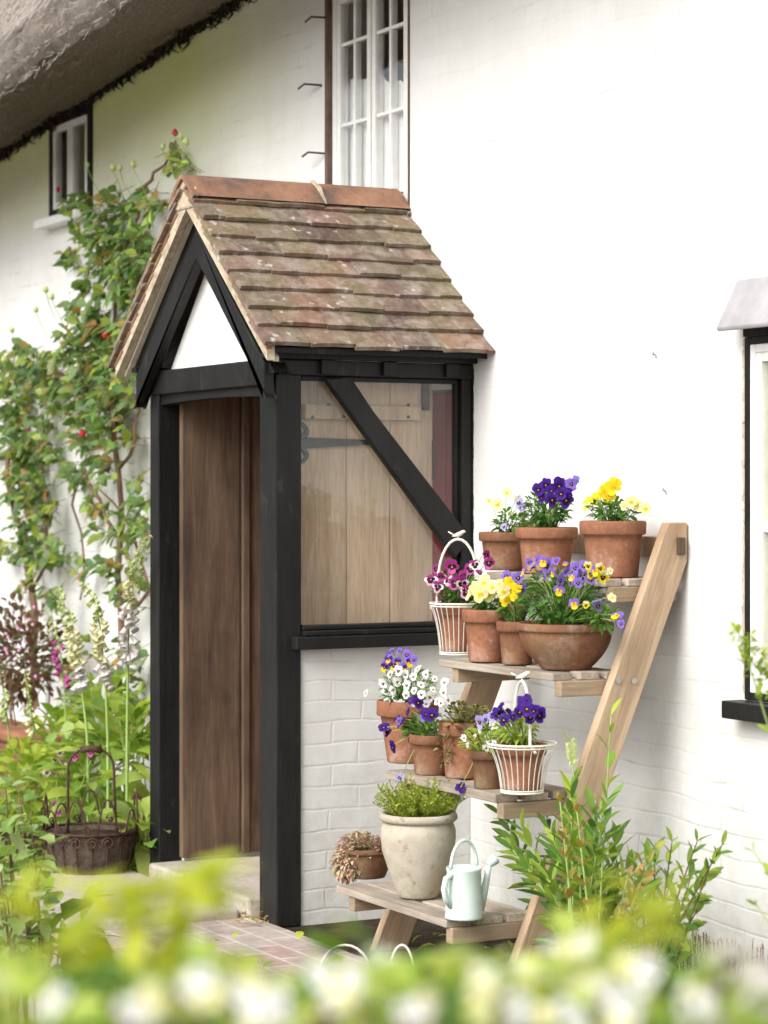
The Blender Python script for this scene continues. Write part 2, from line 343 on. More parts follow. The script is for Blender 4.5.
uc = m.mix(m.ramp(m.noise(6, 6, 0.7), [(0.50, 0.0), (0.66, 0.65)]), uc, (0.34, 0.33, 0.22))
uc = m.mix(m.ramp(m.noise(26, 5, 0.7), [(0.58, 0.0), (0.70, 0.65)]), uc, (0.20, 0.16, 0.11))
M['urn'] = m.fin(uc, 0.9, m.bump(m.noise(35, 6, 0.7), 0.4, 0.008), 0.15)
M['can'] = NT('pale_mint_enamel').fin((0.62, 0.72, 0.67), 0.35, None, 0.5)
M['wire'] = NT('cream_painted_wire').fin((0.74, 0.71, 0.62), 0.5, None, 0.4)
m = NT('coir_lining'); M['coir'] = m.fin(m.ramp(m.noise(35, 7, 0.8), [(0.3, (0.05, 0.035, 0.025)), (0.7, (0.22, 0.17, 0.13))]), 0.95, m.bump(m.noise(60, 6, 0.8), 1.0, 0.02), 0.1)
m = NT('plaster'); M['plaster'] = m.fin((0.55, 0.52, 0.45), 0.9)
M['blind'] = NT('cream_blind').fin((0.46, 0.46, 0.27), 0.9)
M['steel'] = NT('bolt_steel').fin((0.6, 0.6, 0.6), 0.35, None, 0.5, 1.0)
m = NT('window_glass')
gl = m.n('BsdfGlossy'); gl.inputs['Roughness'].default_value = 0.0; tp = m.n('BsdfTransparent'); lw = m.n('LayerWeight'); lw.inputs['Blend'].default_value = 0.5; pw = m.n('Math'); pw.operation = 'POWER'; pw.inputs[1].default_value = 5.0; m.l(lw.outputs['Facing'], pw.inputs[0]); fr = m.n('Math'); fr.operation = 'MULTIPLY_ADD'; fr.inputs[1].default_value = 0.96; fr.inputs[2].default_value = 0.04; m.l(pw.outputs[0], fr.inputs[0])
mu = m.n('Math'); mu.operation = 'MULTIPLY'; mu.name = 'gain'; mu.inputs[1].default_value = 1.3; m.l(fr.outputs[0], mu.inputs[0]); mu.use_clamp = True
b = m.bump(m.noise(5, 2, 0.5), 0.06, 0.02); m.l(b, gl.inputs['Normal'])
ms = m.n('MixShader'); m.l(mu.outputs[0], ms.inputs[0]); m.l(tp.outputs[0], ms.inputs[1]); m.l(gl.outputs[0], ms.inputs[2]); m.l(ms.outputs[0], m.out.inputs[0])
M['glass'] = m.mat
M['glass3'] = M['glass'].copy(); M['glass3'].name = 'old_mirror_like_glass'
for nd in M['glass3'].node_tree.nodes:
    if nd.name == 'gain': nd.inputs[1].default_value = 1.6
M['glass2'] = M['glass'].copy(); M['glass2'].name = 'porch_glass'
for nd in M['glass2'].node_tree.nodes:
    if nd.name == 'gain': nd.inputs[1].default_value = 1.0
# greenery
M['lf_pansy'] = leafmat('pansy_leaf', [(0.05, 0.14, 0.025), (0.10, 0.23, 0.04), (0.18, 0.34, 0.06), (0.07, 0.18, 0.05)])
M['lf_rose'] = leafmat('rose_leaf', [(0.07, 0.14, 0.05), (0.13, 0.24, 0.07), (0.22, 0.34, 0.09), (0.10, 0.19, 0.09), (0.38, 0.46, 0.08), (0.13, 0.23, 0.08), (0.20, 0.29, 0.13), (0.42, 0.22, 0.08)], 0.4)
M['lf_bright'] = leafmat('fresh_leaf', [(0.20, 0.34, 0.05), (0.38, 0.50, 0.07), (0.52, 0.58, 0.10), (0.28, 0.42, 0.07)], 0.4)
M['lf_fox'] = leafmat('foxglove_leaf', [(0.16, 0.29, 0.05), (0.32, 0.45, 0.08), (0.46, 0.55, 0.10), (0.22, 0.36, 0.08), (0.52, 0.58, 0.16)], 0.4)
M['lf_thyme'] = leafmat('lime_herb_leaf', [(0.22, 0.32, 0.04), (0.38, 0.46, 0.06), (0.48, 0.52, 0.10)], 0.35)
M['lf_olive'] = leafmat('olive_leaf', [(0.10, 0.14, 0.03), (0.26, 0.26, 0.05), (0.40, 0.40, 0.22), (0.14, 0.10, 0.04), (0.07, 0.13, 0.04)])
M['lf_succ'] = leafmat('sedum_leaf', [(0.42, 0.19, 0.17), (0.58, 0.34, 0.32), (0.62, 0.50, 0.42), (0.40, 0.48, 0.16), (0.54, 0.28, 0.28)], 0.2)
M['lf_lily'] = leafmat('lance_leaf', [(0.07, 0.17, 0.045), (0.15, 0.30, 0.06), (0.30, 0.45, 0.07), (0.10, 0.22, 0.06), (0.46, 0.56, 0.08), (0.22, 0.37, 0.06)], 0.35)
M['lf_copper'] = leafmat('copper_leaf', [(0.34, 0.14, 0.06), (0.44, 0.26, 0.06), (0.36, 0.40, 0.06), (0.40, 0.20, 0.09), (0.22, 0.34, 0.06)], 0.4)
M['lf_purple'] = leafmat('bronze_leaf', [(0.12, 0.055, 0.05), (0.22, 0.11, 0.08), (0.14, 0.15, 0.05), (0.28, 0.14, 0.10)], 0.3)
M['lf_hedge'] = leafmat('hedge_leaf', [(0.14, 0.26, 0.06), (0.30, 0.44, 0.12), (0.50, 0.60, 0.24), (0.20, 0.36, 0.10), (0.62, 0.68, 0.42)], 0.4)
M['lf_yellow'] = leafmat('yellow_green_leaf', [(0.52, 0.56, 0.05), (0.66, 0.68, 0.10), (0.44, 0.52, 0.05)], 0.45)
M['grass'] = leafmat('grass_blade', [(0.10, 0.20, 0.03), (0.22, 0.34, 0.06), (0.36, 0.44, 0.10)], 0.4)
M['tree'] = leafmat('tree_leaf', [(0.04, 0.08, 0.02), (0.07, 0.13, 0.03), (0.10, 0.17, 0.04)], 0.3)
m = NT('bark'); M['bark'] = m.fin(m.ramp(m.noise(1, 6, 0.7, m.mapc((40, 40, 8))), [(0.3, (0.07, 0.045, 0.035)), (0.7, (0.20, 0.14, 0.11))]), 0.9, m.bump(m.noise(1, 6, 0.7, m.mapc((40, 40, 8))), 0.6, 0.01), 0.1)
M['stem'] = NT('green_stem').fin((0.30, 0.42, 0.12), 0.6)
M['cane'] = NT('red_brown_cane').fin((0.16, 0.085, 0.055), 0.75)
PET = {'deep': (0.065, 0.018, 0.26), 'violet': (0.24, 0.15, 0.56), 'lilac': (0.46, 0.40, 0.74), 'yellow': (0.86, 0.66, 0.02), 'pale': (0.88, 0.82, 0.42),
       'cream': (0.86, 0.83, 0.54), 'white': (0.86, 0.86, 0.84), 'magenta': (0.32, 0.03, 0.19), 'pink': (0.72, 0.36, 0.55), 'face': (0.035, 0.008, 0.03), 'eye': (0.86, 0.50, 0.03),
       'rosered': (0.62, 0.05, 0.08), 'blush': (0.88, 0.82, 0.78), 'mag2': (0.60, 0.10, 0.38), 'lime': (0.66, 0.74, 0.34)}
for k, c in PET.items(): M['p_'+k] = petalmat('petal_'+k, c)

# ================================================================== SETTING
mb = MB(); mb.add([(-160, -160, 0), (160, -160, 0), (160, 160, 0), (-160, 160, 0)], [(0, 1, 2, 3)])
tag(mb.build('ground', M['soil']), kind='structure')
m = NT('pale_bounce'); M['bounce'] = m.fin(m.ramp(m.noise(45, 6, 0.75), [(0.3, (0.42, 0.39, 0.34)), (0.7, (0.70, 0.66, 0.59))]), 0.95, m.bump(m.noise(70, 5), 0.8, 0.02), 0.1)
mb = MB(); mb.add([(-16, -13, .004), (14, -13, .004), (14, -3.0, .004), (-16, -3.0, .004)], [(0, 1, 2, 3)]); tag(mb.build('bounce_ground', M['bounce']), kind='structure')  # added pale ground out of view, bounces light up to eaves and wall
mb = MB(); mb.box((-1.6, -3.6, -0.05), (1.05, -0.80, 0.012)); tag(mb.build('path', M['path']), kind='structure')

# ================================================================== COTTAGE
cottage = thing('cottage', 'whitewashed brick cottage wall with thatched eaves and three casement windows', 'house', (0, 0, 0))
XL, XR = -11.0, 5.0
UW = (-1.205, -0.476, 2.45, 3.62)       # upper window hole
SW = (-4.44, -3.83, 2.98, 3.53)
RW = (1.672, 2.75, 0.905, 2.02)         # right hand window
DO = (-1.06, -0.10, 0.0, 1.93)          # doorway
xs = sorted({XL, XR, UW[0], UW[1], SW[0], SW[1], RW[0], RW[1], DO[0], DO[1]}); zs = sorted({-0.1, 5.0, UW[2], UW[3], SW[2], SW[3], RW[2], RW[3], DO[2], DO[3]})
mb = MB(); idx = {}
def vi(x, z):
    if (x, z) not in idx: idx[(x, z)] = len(mb.v); mb.v.append(V((x, 0, z)))
    return idx[(x, z)]
for i in range(len(xs)-1):
    for j in range(len(zs)-1):
        xc, zc = (xs[i]+xs[i+1])/2, (zs[j]+zs[j+1])/2
        if any(h[0] < xc < h[1] and h[2] < zc < h[3] for h in (UW, SW, RW, DO)): continue
        mb.f.append([vi(xs[i], zs[j]), vi(xs[i+1], zs[j]), vi(xs[i+1], zs[j+1]), vi(xs[i], zs[j+1])]); mb.m.append(0)
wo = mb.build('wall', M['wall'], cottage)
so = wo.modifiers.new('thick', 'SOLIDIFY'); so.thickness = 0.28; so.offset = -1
# interior shell
mb = MB(); a, b_, c_ = (XL+.02, .30, -.05), (XR-.02, 4.2, 5.0), None
x0, y0, z0 = a; x1, y1, z1 = b_
mb.add([(x0,y0,z0),(x1,y0,z0),(x1,y1,z0),(x0,y1,z0),(x0,y0,z1),(x1,y0,z1),(x1,y1,z1),(x0,y1,z1)], [(0,1,2,3),(7,6,5,4),(2,1,5,6),(3,2,6,7),(0,3,7,4)])
mb.build('interior_walls', M['plaster'], cottage)
mb = MB(); mb.box((XL+.03, .31, 2.28), (XR-.03, 4.18, 2.36)); mb.build('upper_floor', M['door_light'], cottage)
# thatch
def lerp_tab(tab, x):
    if x <= tab[0][0]: return tab[0][1]
    for (a0, v0), (a1, v1) in zip(tab, tab[1:]):
        if x <= a1: return v0+(v1-v0)*(x-a0)/(a1-a0)
    return tab[-1][1]
ZW = [(-11, 3.25), (-5.26, 3.42), (-3.6, 3.56), (-2.04, 3.71), (-1.0, 3.82), (0.5, 3.9), (5, 3.95)]
ZO = [(-11, 3.05), (-5.0, 3.24), (-3.24, 3.39), (-1.5, 3.57), (-0.4, 3.66), (0.6, 3.75), (5, 3.8)]
def thatch_prof(x):
    a = lerp_tab(ZW, x); o = lerp_tab(ZO, x)
    under = [(0.02, a+.02), (-0.15, a*.8+o*.2), (-0.35, a*.5+o*.5), (-0.55, a*.22+o*.78), (-0.66, o+.01)]
    lip = [(-0.73, o+.0), (-0.775, o+.04), (-0.79, o+.10), (-0.775, o+.17), (-0.74, o+.24)]
    slope = [(-0.74+.62*s, o+.24+.74*s) for s in (.2, .45, .8, 1.3, 2.0, 3.0, 4.5)]
    return under, lip+slope
def sweep(which, nm, mat, amp):
    m_ = MB(); rows = []
    N = 230
    for i in range(N+1):
        x = XL+(XR-XL)*i/N; pr = thatch_prof(x)[which]
        if which == 0: pr = pr+[thatch_prof(x)[1][0]]
        row = []
        for k, (y, z) in enumerate(pr):
            d = noise.noise(V((x*5, y*3, z*3)))*amp+noise.noise(V((x*1.5, y*.5, 9)))*amp
            d2 = 0 if (which == 0 and k == 0) else d
            row.append(V((x, y-d2*.6, z+d2*.7)))
        rows.append(row)
    k = len(rows[0])
    m_.v = [p for r_ in rows for p in r_]
    for i in range(N):
        for j in range(k-1): m_.f.append([i*k+j, i*k+j+1, (i+1)*k+j+1, (i+1)*k+j]); m_.m.append(0)
    return m_.build(nm, mat, cottage, smooth=True)
th = sweep(1, 'thatch_roof', M['thatch'], 0.035)
th2 = sweep(0, 'thatch_eaves', M['thatch_under'], 0.03)
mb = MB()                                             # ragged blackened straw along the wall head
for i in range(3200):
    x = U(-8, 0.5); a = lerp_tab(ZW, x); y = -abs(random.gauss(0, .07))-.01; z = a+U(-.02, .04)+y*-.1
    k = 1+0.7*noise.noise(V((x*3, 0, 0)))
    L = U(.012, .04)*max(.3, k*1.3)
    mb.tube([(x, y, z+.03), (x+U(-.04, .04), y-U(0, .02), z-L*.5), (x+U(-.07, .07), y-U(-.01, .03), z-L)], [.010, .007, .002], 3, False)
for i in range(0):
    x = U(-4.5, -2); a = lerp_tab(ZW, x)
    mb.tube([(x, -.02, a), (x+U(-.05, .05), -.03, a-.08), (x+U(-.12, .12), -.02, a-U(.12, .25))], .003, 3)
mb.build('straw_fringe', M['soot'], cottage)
mb = MB()                                             # loose straw ends on the lip and underside
for i in range(2600):
    x = U(-6, 0.3); un, sl = thatch_prof(x); 
    if random.random() < .6: y, z = sl[random.randint(0, 4)]
    else: y, z = un[random.randint(1, 4)]
    y += U(-.02, .02); d = V((U(-.5, .5), -.5+U(-.5, .3), U(-.9, .1))).normalized()*U(.02, .05)
    mb.tube([(x, y, z), V((x, y, z))+d], [.0022, .0012], 3, False)
for i in range(9000):
    x = U(-6.5, 0.5); un, sl = thatch_prof(x); s_ = U(0, 1)**1.3*1.6; y, z = -.74+.62*s_, sl[4][1]+.74*s_; L = U(.05, .16); h_ = U(.008, .022)
    d = V((U(-.25, .25), -.62, -.74)).normalized(); p = V((x, y-h_*.77, z+h_*.64)); mb.tube([p, p+d*L*.5+V((0, -.004, .004)), p+d*L], [.0024, .0022, .0012], 3, False)
mb.build('straw_ends', M['straw'], cottage)
# ---- windows
def frame_rect(mb, x0, x1, z0, z1, w, y0, y1):
    mb.box((x0, y0, z0), (x0+w, y1, z1)); mb.box((x1-w, y0, z0), (x1, y1, z1))
    mb.box((x0+w, y0+.001, z0), (x1-w, y1-.001, z0+w)); mb.box((x0+w, y0+.001, z1-w), (x1-w, y1-.001, z1))
def casement(parent, x0, x1, z0, z1, w, y, cols, rowz, bar=.022):
    mb = MB(); frame_rect(mb, x0, x1, z0, z1, w, y, y+.04)
    xi0, xi1, zi0, zi1 = x0+w, x1-w, z0+w, z1-w
    for i in range(1, cols): xx = xi0+(xi1-xi0)*i/cols; mb.box((xx-bar/2, y+.004, zi0), (xx+bar/2, y+.036, zi1))
    for zz in rowz:
        if zi0+.02 < zz < zi1-.02: mb.box((xi0, y+.006, zz-bar/2), (xi1, y+.034, zz+bar/2))
    c = mb.build('casement', M['white'], parent, bevel=.003)
    g = MB(); g.box((xi0-.004, y+.010, zi0-.004), (xi1+.004, y+.013, zi1+.004)); g.build('pane', M['glass3'] if cols == 2 else M['glass'], parent)
def window_part(label):
    o = MB(); return o
# upper window
mb = MB(); x0, x1, z0, z1 = UW
frame_rect(mb, x0+.045, x1-.01, z0+.01, z1-.01, .035, .01, .09)
uw = mb.build('window', M['white'], cottage, bevel=.003, label='tall white casement window with small panes above the porch roof')
xm = (x0+.08+x1-.045)/2
rows_ = [2.72, 3.04, 3.37]
casement(uw, x0+.082, xm-.006, z0+.05, z1-.05, .030, .012, 2, rows_, .015)
casement(uw, xm+.006, x1-.047, z0+.05, z1-.05, .030, .012, 2, rows_, .015)
mb = MB(); mb.box((x0+.016, -.010, z0+.012), (x0+.043, .08, z1-.012)); mb.build('jamb_board', M['bark'], uw)
mb = MB(); mb.box((x1-.009, -.006, z0+.012), (x1-.001, .05, z1-.012)); mb.build('jamb_board', M['door_dark'], uw)
mb = MB(); N_ = 60; x0, x1, z0, z1 = UW
for i in range(N_+1):
    xx = x0+.10+(x1-x0-.16)*i/N_; yy = .062+.010*math.sin(i*.9)+.005*math.sin(i*2.3); ztop = 3.24-.10*i/N_+.03*noise.noise(V((i*.35, 0, 2)))
    mb.v += [V((xx, yy, z0+.03)), V((xx, yy, ztop))]
for i in range(N_): mb.f.append([2*i, 2*i+2, 2*i+3, 2*i+1]); mb.m.append(0)
mb.build('reflection_sheet', M['white'], uw, smooth=True)  # added white sheet, stands in for bright sky mirrored in the panes
# small far window

mb = MB(); x0, x1, z0, z1 = SW
frame_rect(mb, x0+.004, x1-.004, z0+.004, z1-.004, .045, -.015, .08)
sw = mb.build('window', M['black'], cottage, label='small black framed window tucked under the thatch')
xm = (x0+x1)/2
for a0, a1 in ((x0+.055, xm-.004), (xm+.004, x1-.055)): casement(sw, a0, a1, z0+.052, z1-.056, .034, -.012, 1, [])
mb = MB(); mb.box((x0-.03, -.09, z0-.045), (x1+.03, .02, z0+.0)); mb.build('sill', M['white'], sw, bevel=.005)
# right window
mb = MB(); x0, x1, z0, z1 = RW
frame_rect(mb, x0+.002, x1-.002, z0+.002, z1-.002, .022, -.008, .10)
rw = mb.build('window', M['black'], cottage, label='white casement window in black frame under a lead hood')
frame = MB(); frame_rect(frame, x0+.0245, x1-.0245, z0+.0245, z1-.0245, .026, -.005, .085); frame.build('frame', M['white'], rw, bevel=.003)
xm = (x0+x1)/2
casement(rw, x0+.051, xm-.004, z0+.051, z1-.051, .028, -.003, 1, [1.435], .028); casement(rw, xm+.004, x1-.051, z0+.051, z1-.051, .028, -.003, 1, [1.435], .028)
mb = MB(); mb.box((x0-.028, -.075, z0-.055), (x1+.03, .012, z0-.001)); mb.build('sill', M['black'], rw, bevel=.004)
mb = MB(); mb.box((x0+.01, -.02, z1-.001), (x1+.01, .02, z1+.03)); mb.build('lintel', M['black'], rw)
mb = MB(); mb.prism([(x0-.02, -.003, 2.195), (x0-.02, -.003, 2.05), (x0-.02, -.095, 2.035), (x0-.02, -.10, 2.047), (x0-.02, -.02, 2.197)], (x1-x0+.06, 0, 0))
mb.build('hood', M['lead'], rw, bevel=.004)
mb = MB(); mb.box((x0+.055, .035, z0+.055), (x1-.055, .039, z1-.055)); mb.build('blind', M['blind'], rw)
mb = MB()
zz = z0+.02
while zz < z1-.01:
    h = U(.010, .03); wd = .008+.012*abs(noise.noise(V((zz*9, 0, 0))))+U(0, .004); mb.box((x0-wd, -.004-U(0, .004), zz), (x0+.002, .004, zz+h), .0015); zz += h
mb.build('chipped_edge', M['mortar'], rw)
# wall hooks
mb_hooks = [(322, 18), (315, 85), (319, 153), (655, 355), (665, 491), (650, 571)]
for px, py in mb_hooks:
    p = PY(px, py, -.004); mb = MB()
    if px < 400: mb.tube([p+V((.06, .0, -.01)), p+V((.03, -.03, -.005)), p+V((0, -.05, 0)), p+V((-.04, -.05, -.008)), p+V((-.055, -.05, -.012))], .0045, 5); nm = 'vine_eye'
    else: mb.tube([p+V((0, .01, 0)), p+V((0, -.010, .002)), p+V((.008, -.010, .010))], .0022, 5); mb.tube([p+V((-.010, -.002, .008)), p+V((.010, -.002, -.008))], .002, 4); nm = 'wall_nail'
    mb.build(nm, M['iron'] if px < 400 else M['lead'], cottage)
# cottage door
mb = MB()
for i in range(7): mb.box((DO[0]+.012+i*.134, .03, .09), (DO[0]+.012+i*.134+.131, .07, 1.915))
cd = mb.build('door', M['red'], cottage, bevel=.003, label='red plank cottage door inside the porch')
mb = MB(); mb.tube([(-.2, .03, 1.0), (-.2, -.01, 1.0), (-.2, -.01, 1.06), (-.2, .03, 1.06)], .008, 6); mb.build('handle', M['iron'], cd)

# ================================================================== PORCH
porch = thing('porch', 'black timber porch with clay tiled gable roof and glazed side', 'porch', (-.58, -.4, 0))
BK = M['black']
W_ = 1.16; YF = -.80
mb = MB(); mb.box((-.143, YF, 0), (0, -.70, 1.99), .003); mb.build('post', BK, porch, bevel=.006)
mb = MB(); mb.box((-W_, YF, .02), (-W_+.09, -.70, 1.99), .003); mb.build('post', BK, porch, bevel=.006)
mb = MB(); mb.box((-.07, -.046, 1.0), (.004, -.001, 1.96), .002); mb.build('post', BK, porch, bevel=.005)
mb = MB(); mb.box((-W_-.004, -.046, 1.0), (-W_+.07, -.001, 1.96), .002); mb.build('post', BK, porch, bevel=.005)
mb = MB()                                              # ragged black paint on the wall beside the wall post
zz = .98
while zz < 2.0:
    h = U(.008, .025); mb.box((.0, -.004, zz), (.010+.022*abs(noise.noise(V((zz*11, 3, 0)))), .0005, zz+h), .001); zz += h
mb.build('paint_edge', BK, porch)
for sgn, x0 in ((1, 0.0), (-1, -W_)):
    xin = lambda d: x0-sgn*d
    A = lambda a, b: (min(xin(a), xin(b)), max(xin(a), xin(b)))
    e = A(-.012, .10); mb = MB(); mb.box((e[0], YF+.004, 1.958), (e[1], -.002, 2.012)); mb.build('wall_plate', BK, porch, bevel=.004)
    e = A(-.045, .0); mb = MB(); mb.box((e[0]-(.0 if sgn>0 else 0), YF-.06, 2.014), (e[1], -.002, 2.034)); mb.build('fascia', BK, porch, bevel=.003)
    for yy in (-.58, -.33, -.07): 
        mb = MB(); e = A(-.03, .05); mb.box((e[0], yy-.055, 1.962), (e[1], yy, 2.013)); mb.build('rafter_end', BK, porch, bevel=.003)
    # sill and low wall
    e = A(-.045, .06); mb = MB(); mb.box((e[0], -.742, .985), (e[1], -.002, 1.03)); e2 = A(-.025, .055); mb.box((e2[0], -.698, 1.031), (e2[1], -.004, 1.05)); e2 = A(-.005, .05); mb.box((e2[0], -.697, 1.051), (e2[1], -.063, 1.068))
    mb.build('sill', BK, porch, bevel=.004)
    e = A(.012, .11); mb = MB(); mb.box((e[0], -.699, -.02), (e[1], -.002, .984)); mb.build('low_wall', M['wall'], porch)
    # glazing
    e = A(.018, .048); mb = MB(); mb.box((e[0], -.699, 1.068), (e[1], -.692, 1.957)); mb.box((e[0], -.060, 1.068), (e[1], -.047, 1.957)); mb.box((e[0]+.001, -.691, 1.94), (e[1]-.001, -.061, 1.957)); 
    sf = mb.build('side_window', BK, porch, bevel=.003)
    e = A(.031, .035); mb = MB(); mb.box((e[0], -.694, 1.06), (e[1], -.055, 1.945)); mb.build('pane', M['glass2'], sf)
    # diagonal brace
    p0, p1 = V((0, -.565, 1.985)), V((0, -.03, 1.335)); d = (p1-p0).normalized(); q = V((0, d.z, -d.y))
    e = A(-.006, .03)
    mb = MB(); pl = [p0-q*.058, p1-q*.058, p1+q*.058, p0+q*.058]
    pl = [V((e[0], p.y, min(p.z, 1.956))) for p in pl]; pl = [V((p.x, min(p.y, -.004), p.z)) for p in pl]
    mb.prism(pl, (e[1]-e[0], 0, 0)); mb.build('brace', BK, porch, bevel=.006)
    pl = [p0+q*-.085, p1+q*-.085, p1+q*-.060, p0+q*-.060]; e = A(.006, .03); mb = MB()
    mb.prism([V((e[0], min(p.y, -.066), min(p.z, 1.955))) for p in pl], (e[1]-e[0], 0, 0)); mb.build('glazing_bead', BK, porch, bevel=.003)
# front gable frame
XC = -W_/2
mb = MB(); mb.box((-W_+.02, YF-.012, 1.925), (-.02, YF+.07, 2.015), .003); mb.build('tie_beam', BK, porch, bevel=.005)
mb = MB()
for i in range(8):
    a0, a1 = -W_+.09+i*(W_-.233)/8, -W_+.09+(i+1)*(W_-.233)/8; f = lambda x: 1.905-.010*((x-XC)/.46)**2
    mb.prism([(a0, YF+.012, 1.925), (a0, YF+.012, f(a0)-.01), (a1, YF+.012, f(a1)-.01), (a1, YF+.012, 1.925)], (0, .05, 0))
mb.build('door_head', BK, porch)
mb = MB(); mb.prism([(XC-.42, YF+.02, 2.01), (XC+.42, YF+.02, 2.01), (XC, YF+.02, 2.46)], (0, .03, 0)); mb.build('gable_panel', M['white'], porch)
RZ, EZ, EX = 2.665, 2.04, .125                           # roof deck ridge / eave
sl = V((EX-XC, 0, EZ-RZ)); SL = sl.length; sdir = sl.normalized()
for sgn in (1, -1):
    mir = lambda p: V((XC+sgn*(p[0]-XC), p[1], p[2]))
    nrm = V((-sdir.z, 0, sdir.x))
    top = V((XC, 0, RZ-.075)); tt = top+sdir*.93
    def band(o0, o1, y0, y1, endz):
        # board parallel to the slope, between two perpendicular offsets below the deck, cut plumb at the ridge and level at endz
        tn = -sdir.z/sdir.x
        pts = []
        za = RZ-o0/ sdir.x; zb = RZ-o1/sdir.x
        xa = XC+(za-endz)/tn; xb = XC+(zb-endz)/tn
        return [mir((XC, y0, za)), mir((min(xa, .01), y0, za-(min(xa, .01)-XC)*tn)), mir((min(xa, .01), y0, endz)), mir((xb, y0, endz)), mir((XC, y0, zb))]
    mb = MB(); mb.prism(band(.03, .105, YF-.035, 0, 1.965), (0, .06, 0)); mb.build('gable_rafter', BK, porch, bevel=.005)
    mb = MB(); mb.prism(band(.106, .188, YF-.055, 0, 1.875), (0, .042, 0)); mb.build('gable_brace', BK, porch, bevel=.006)
    # deck + soffit + verge
    o = V((XC, -.905, RZ)); mb = MB()
    mb.prism([mir((XC, -.88, RZ)), mir((EX-.01, -.88, EZ+.008)), mir((EX-.01, -.88, EZ-.012)), mir((XC, -.88, RZ-.03))], (0, .876, 0)); mb.build('roof_deck', BK, porch)
    mb = MB(); q = [(XC, -.895, RZ+.012), (EX-.002, -.895, EZ+.012), (EX-.002, -.895, EZ-.040), (XC, -.895, RZ-.068)]
    mb.prism([mir(p) for p in q], (0, .03, 0)); mb.build('verge', M['mortar'], porch)
    mb = MB(); q = [(XC, -.862, RZ-.046), (EX-.02, -.862, EZ-.026), (EX-.02, -.862, EZ-.042), (XC, -.862, RZ-.064)]
    mb.prism([mir(p) for p in q], (0, .022, 0)); mb.build('soffit', M['soffit'], porch)
    # tiles
    mb = MB(); g = .105; rows = int(SL/g)
    for r_ in range(rows+2):
        s1 = SL+.02-r_*g; s0 = s1-.16
        if r_ == rows+1: s1 += .0
        off = (r_ % 2)*.085+U(-.012, .012); y = -.915+U(-.006, .006)
        yend = -.002; first = True
        while y < yend-.01:
            wd = (.085 if (first and r_ % 2) else .178)+U(-.006, .006); first = False
            y2 = min(y+wd, yend)
            if s0 < -.02: a0 = .01
            else: a0 = s0
            lift = (.024 if sgn > 0 else .012)+U(-.004, .006); sk = U(-.008, .010); th_ = .017
            b0 = XC+sdir.x*a0; c0 = RZ+sdir.z*a0
            P = lambda s_, yy, h: mir((XC+sdir.x*s_-sdir.z*h*1.0, yy, RZ+sdir.z*s_+sdir.x*h))
            h0, h1 = .004, .004+lift
            e1, e2 = s1+sk+U(-.004, .004), s1+sk+U(-.004, .004)
            ym = (y+y2)/2; cam_ = .003
            tp_ = [P(a0, y+.001, h0+th_), P(a0, y2-.001, h0+th_), P(e2, y2-.001, h1+th_), P((e1+e2)/2, ym, h1+th_+cam_), P(e1, y+.001, h1+th_)]
            bt_ = [P(a0, y+.001, h0), P(a0, y2-.001, h0), P(e2, y2-.001, h1), P((e1+e2)/2, ym, h1+cam_), P(e1, y+.001, h1)]
            fs = [(0,1,2,3,4), (9,8,7,6,5), (0,5,6,1), (1,6,7,2), (2,7,8,3), (3,8,9,4), (4,9,5,0)]
            if sgn > 0: fs = [f[::-1] for f in fs]
            mb.add(tp_+bt_, fs)
            y = y2
    mb.build('roof_tiles', M['tile'], porch)
    # undercloak tile edges seen along the verge
    mb = MB()
    for r_ in range(rows+1):
        s1 = SL+.0-r_*g
        P = lambda s_, yy, h: mir((XC+sdir.x*s_-sdir.z*h, yy, RZ+sdir.z*s_+sdir.x*h))
        mb.prism([P(s1-.10, -.899, -.012), P(s1, -.899, -.002), P(s1, -.899, .010), P(s1-.10, -.899, .002)], (0, .02, 0))
    mb.build('undercloak', M['ridge'], porch)
for y0, y1 in ((-.915, -.372), (-.362, -.002)):
    mb = MB(); prof = []
    for k in range(-5, 6):
        s_ = k/5; ang = s_; xx = s_*.115; zz = RZ+.060-abs(s_)**1.35*.090
        prof.append((XC+xx, zz))
    outer = [V((a, y0, b)) for a, b in prof]; inner = [V((a*1.0-(a-XC)*.12, y0, b-.016)) for a, b in prof][::-1]
    n_ = len(prof)
    for k in range(n_-1):
        q = [outer[k], outer[k+1], inner[n_-2-k], inner[n_-1-k]]
        mb.add(q+[p+V((0, y1-y0, 0)) for p in q], [(0,1,2,3)[::-1], (4,5,6,7), (0,4,5,1)[::-1], (2,6,7,3)[::-1]])
    mb.build('ridge_tile', M['ridge'], porch)
mb = MB(); mb.prism([(XC-.11, -.373, RZ-.03), (XC+.11, -.373, RZ-.03), (XC+.06, -.373, RZ+.04), (XC, -.373, RZ+.071), (XC-.06, -.373, RZ+.04)], (0, .012, 0)); mb.build('ridge_joint', M['mortar'], porch)
mb = MB(); mb.prism([(XC-.10, -.903, RZ-.07), (XC+.10, -.903, RZ-.07), (XC+.09, -.903, RZ-.0), (XC, -.903, RZ+.055), (XC-.09, -.903, RZ-.0)], (0, .02, 0)); mb.build('ridge_mortar', M['mortar'], porch, bevel=.01)
# threshold and floor
mb = MB(); mb.box((-W_+.09, -.845, -.02), (-.143, -.004, .092), .003); mb.build('threshold', M['stone'], porch, bevel=.012)
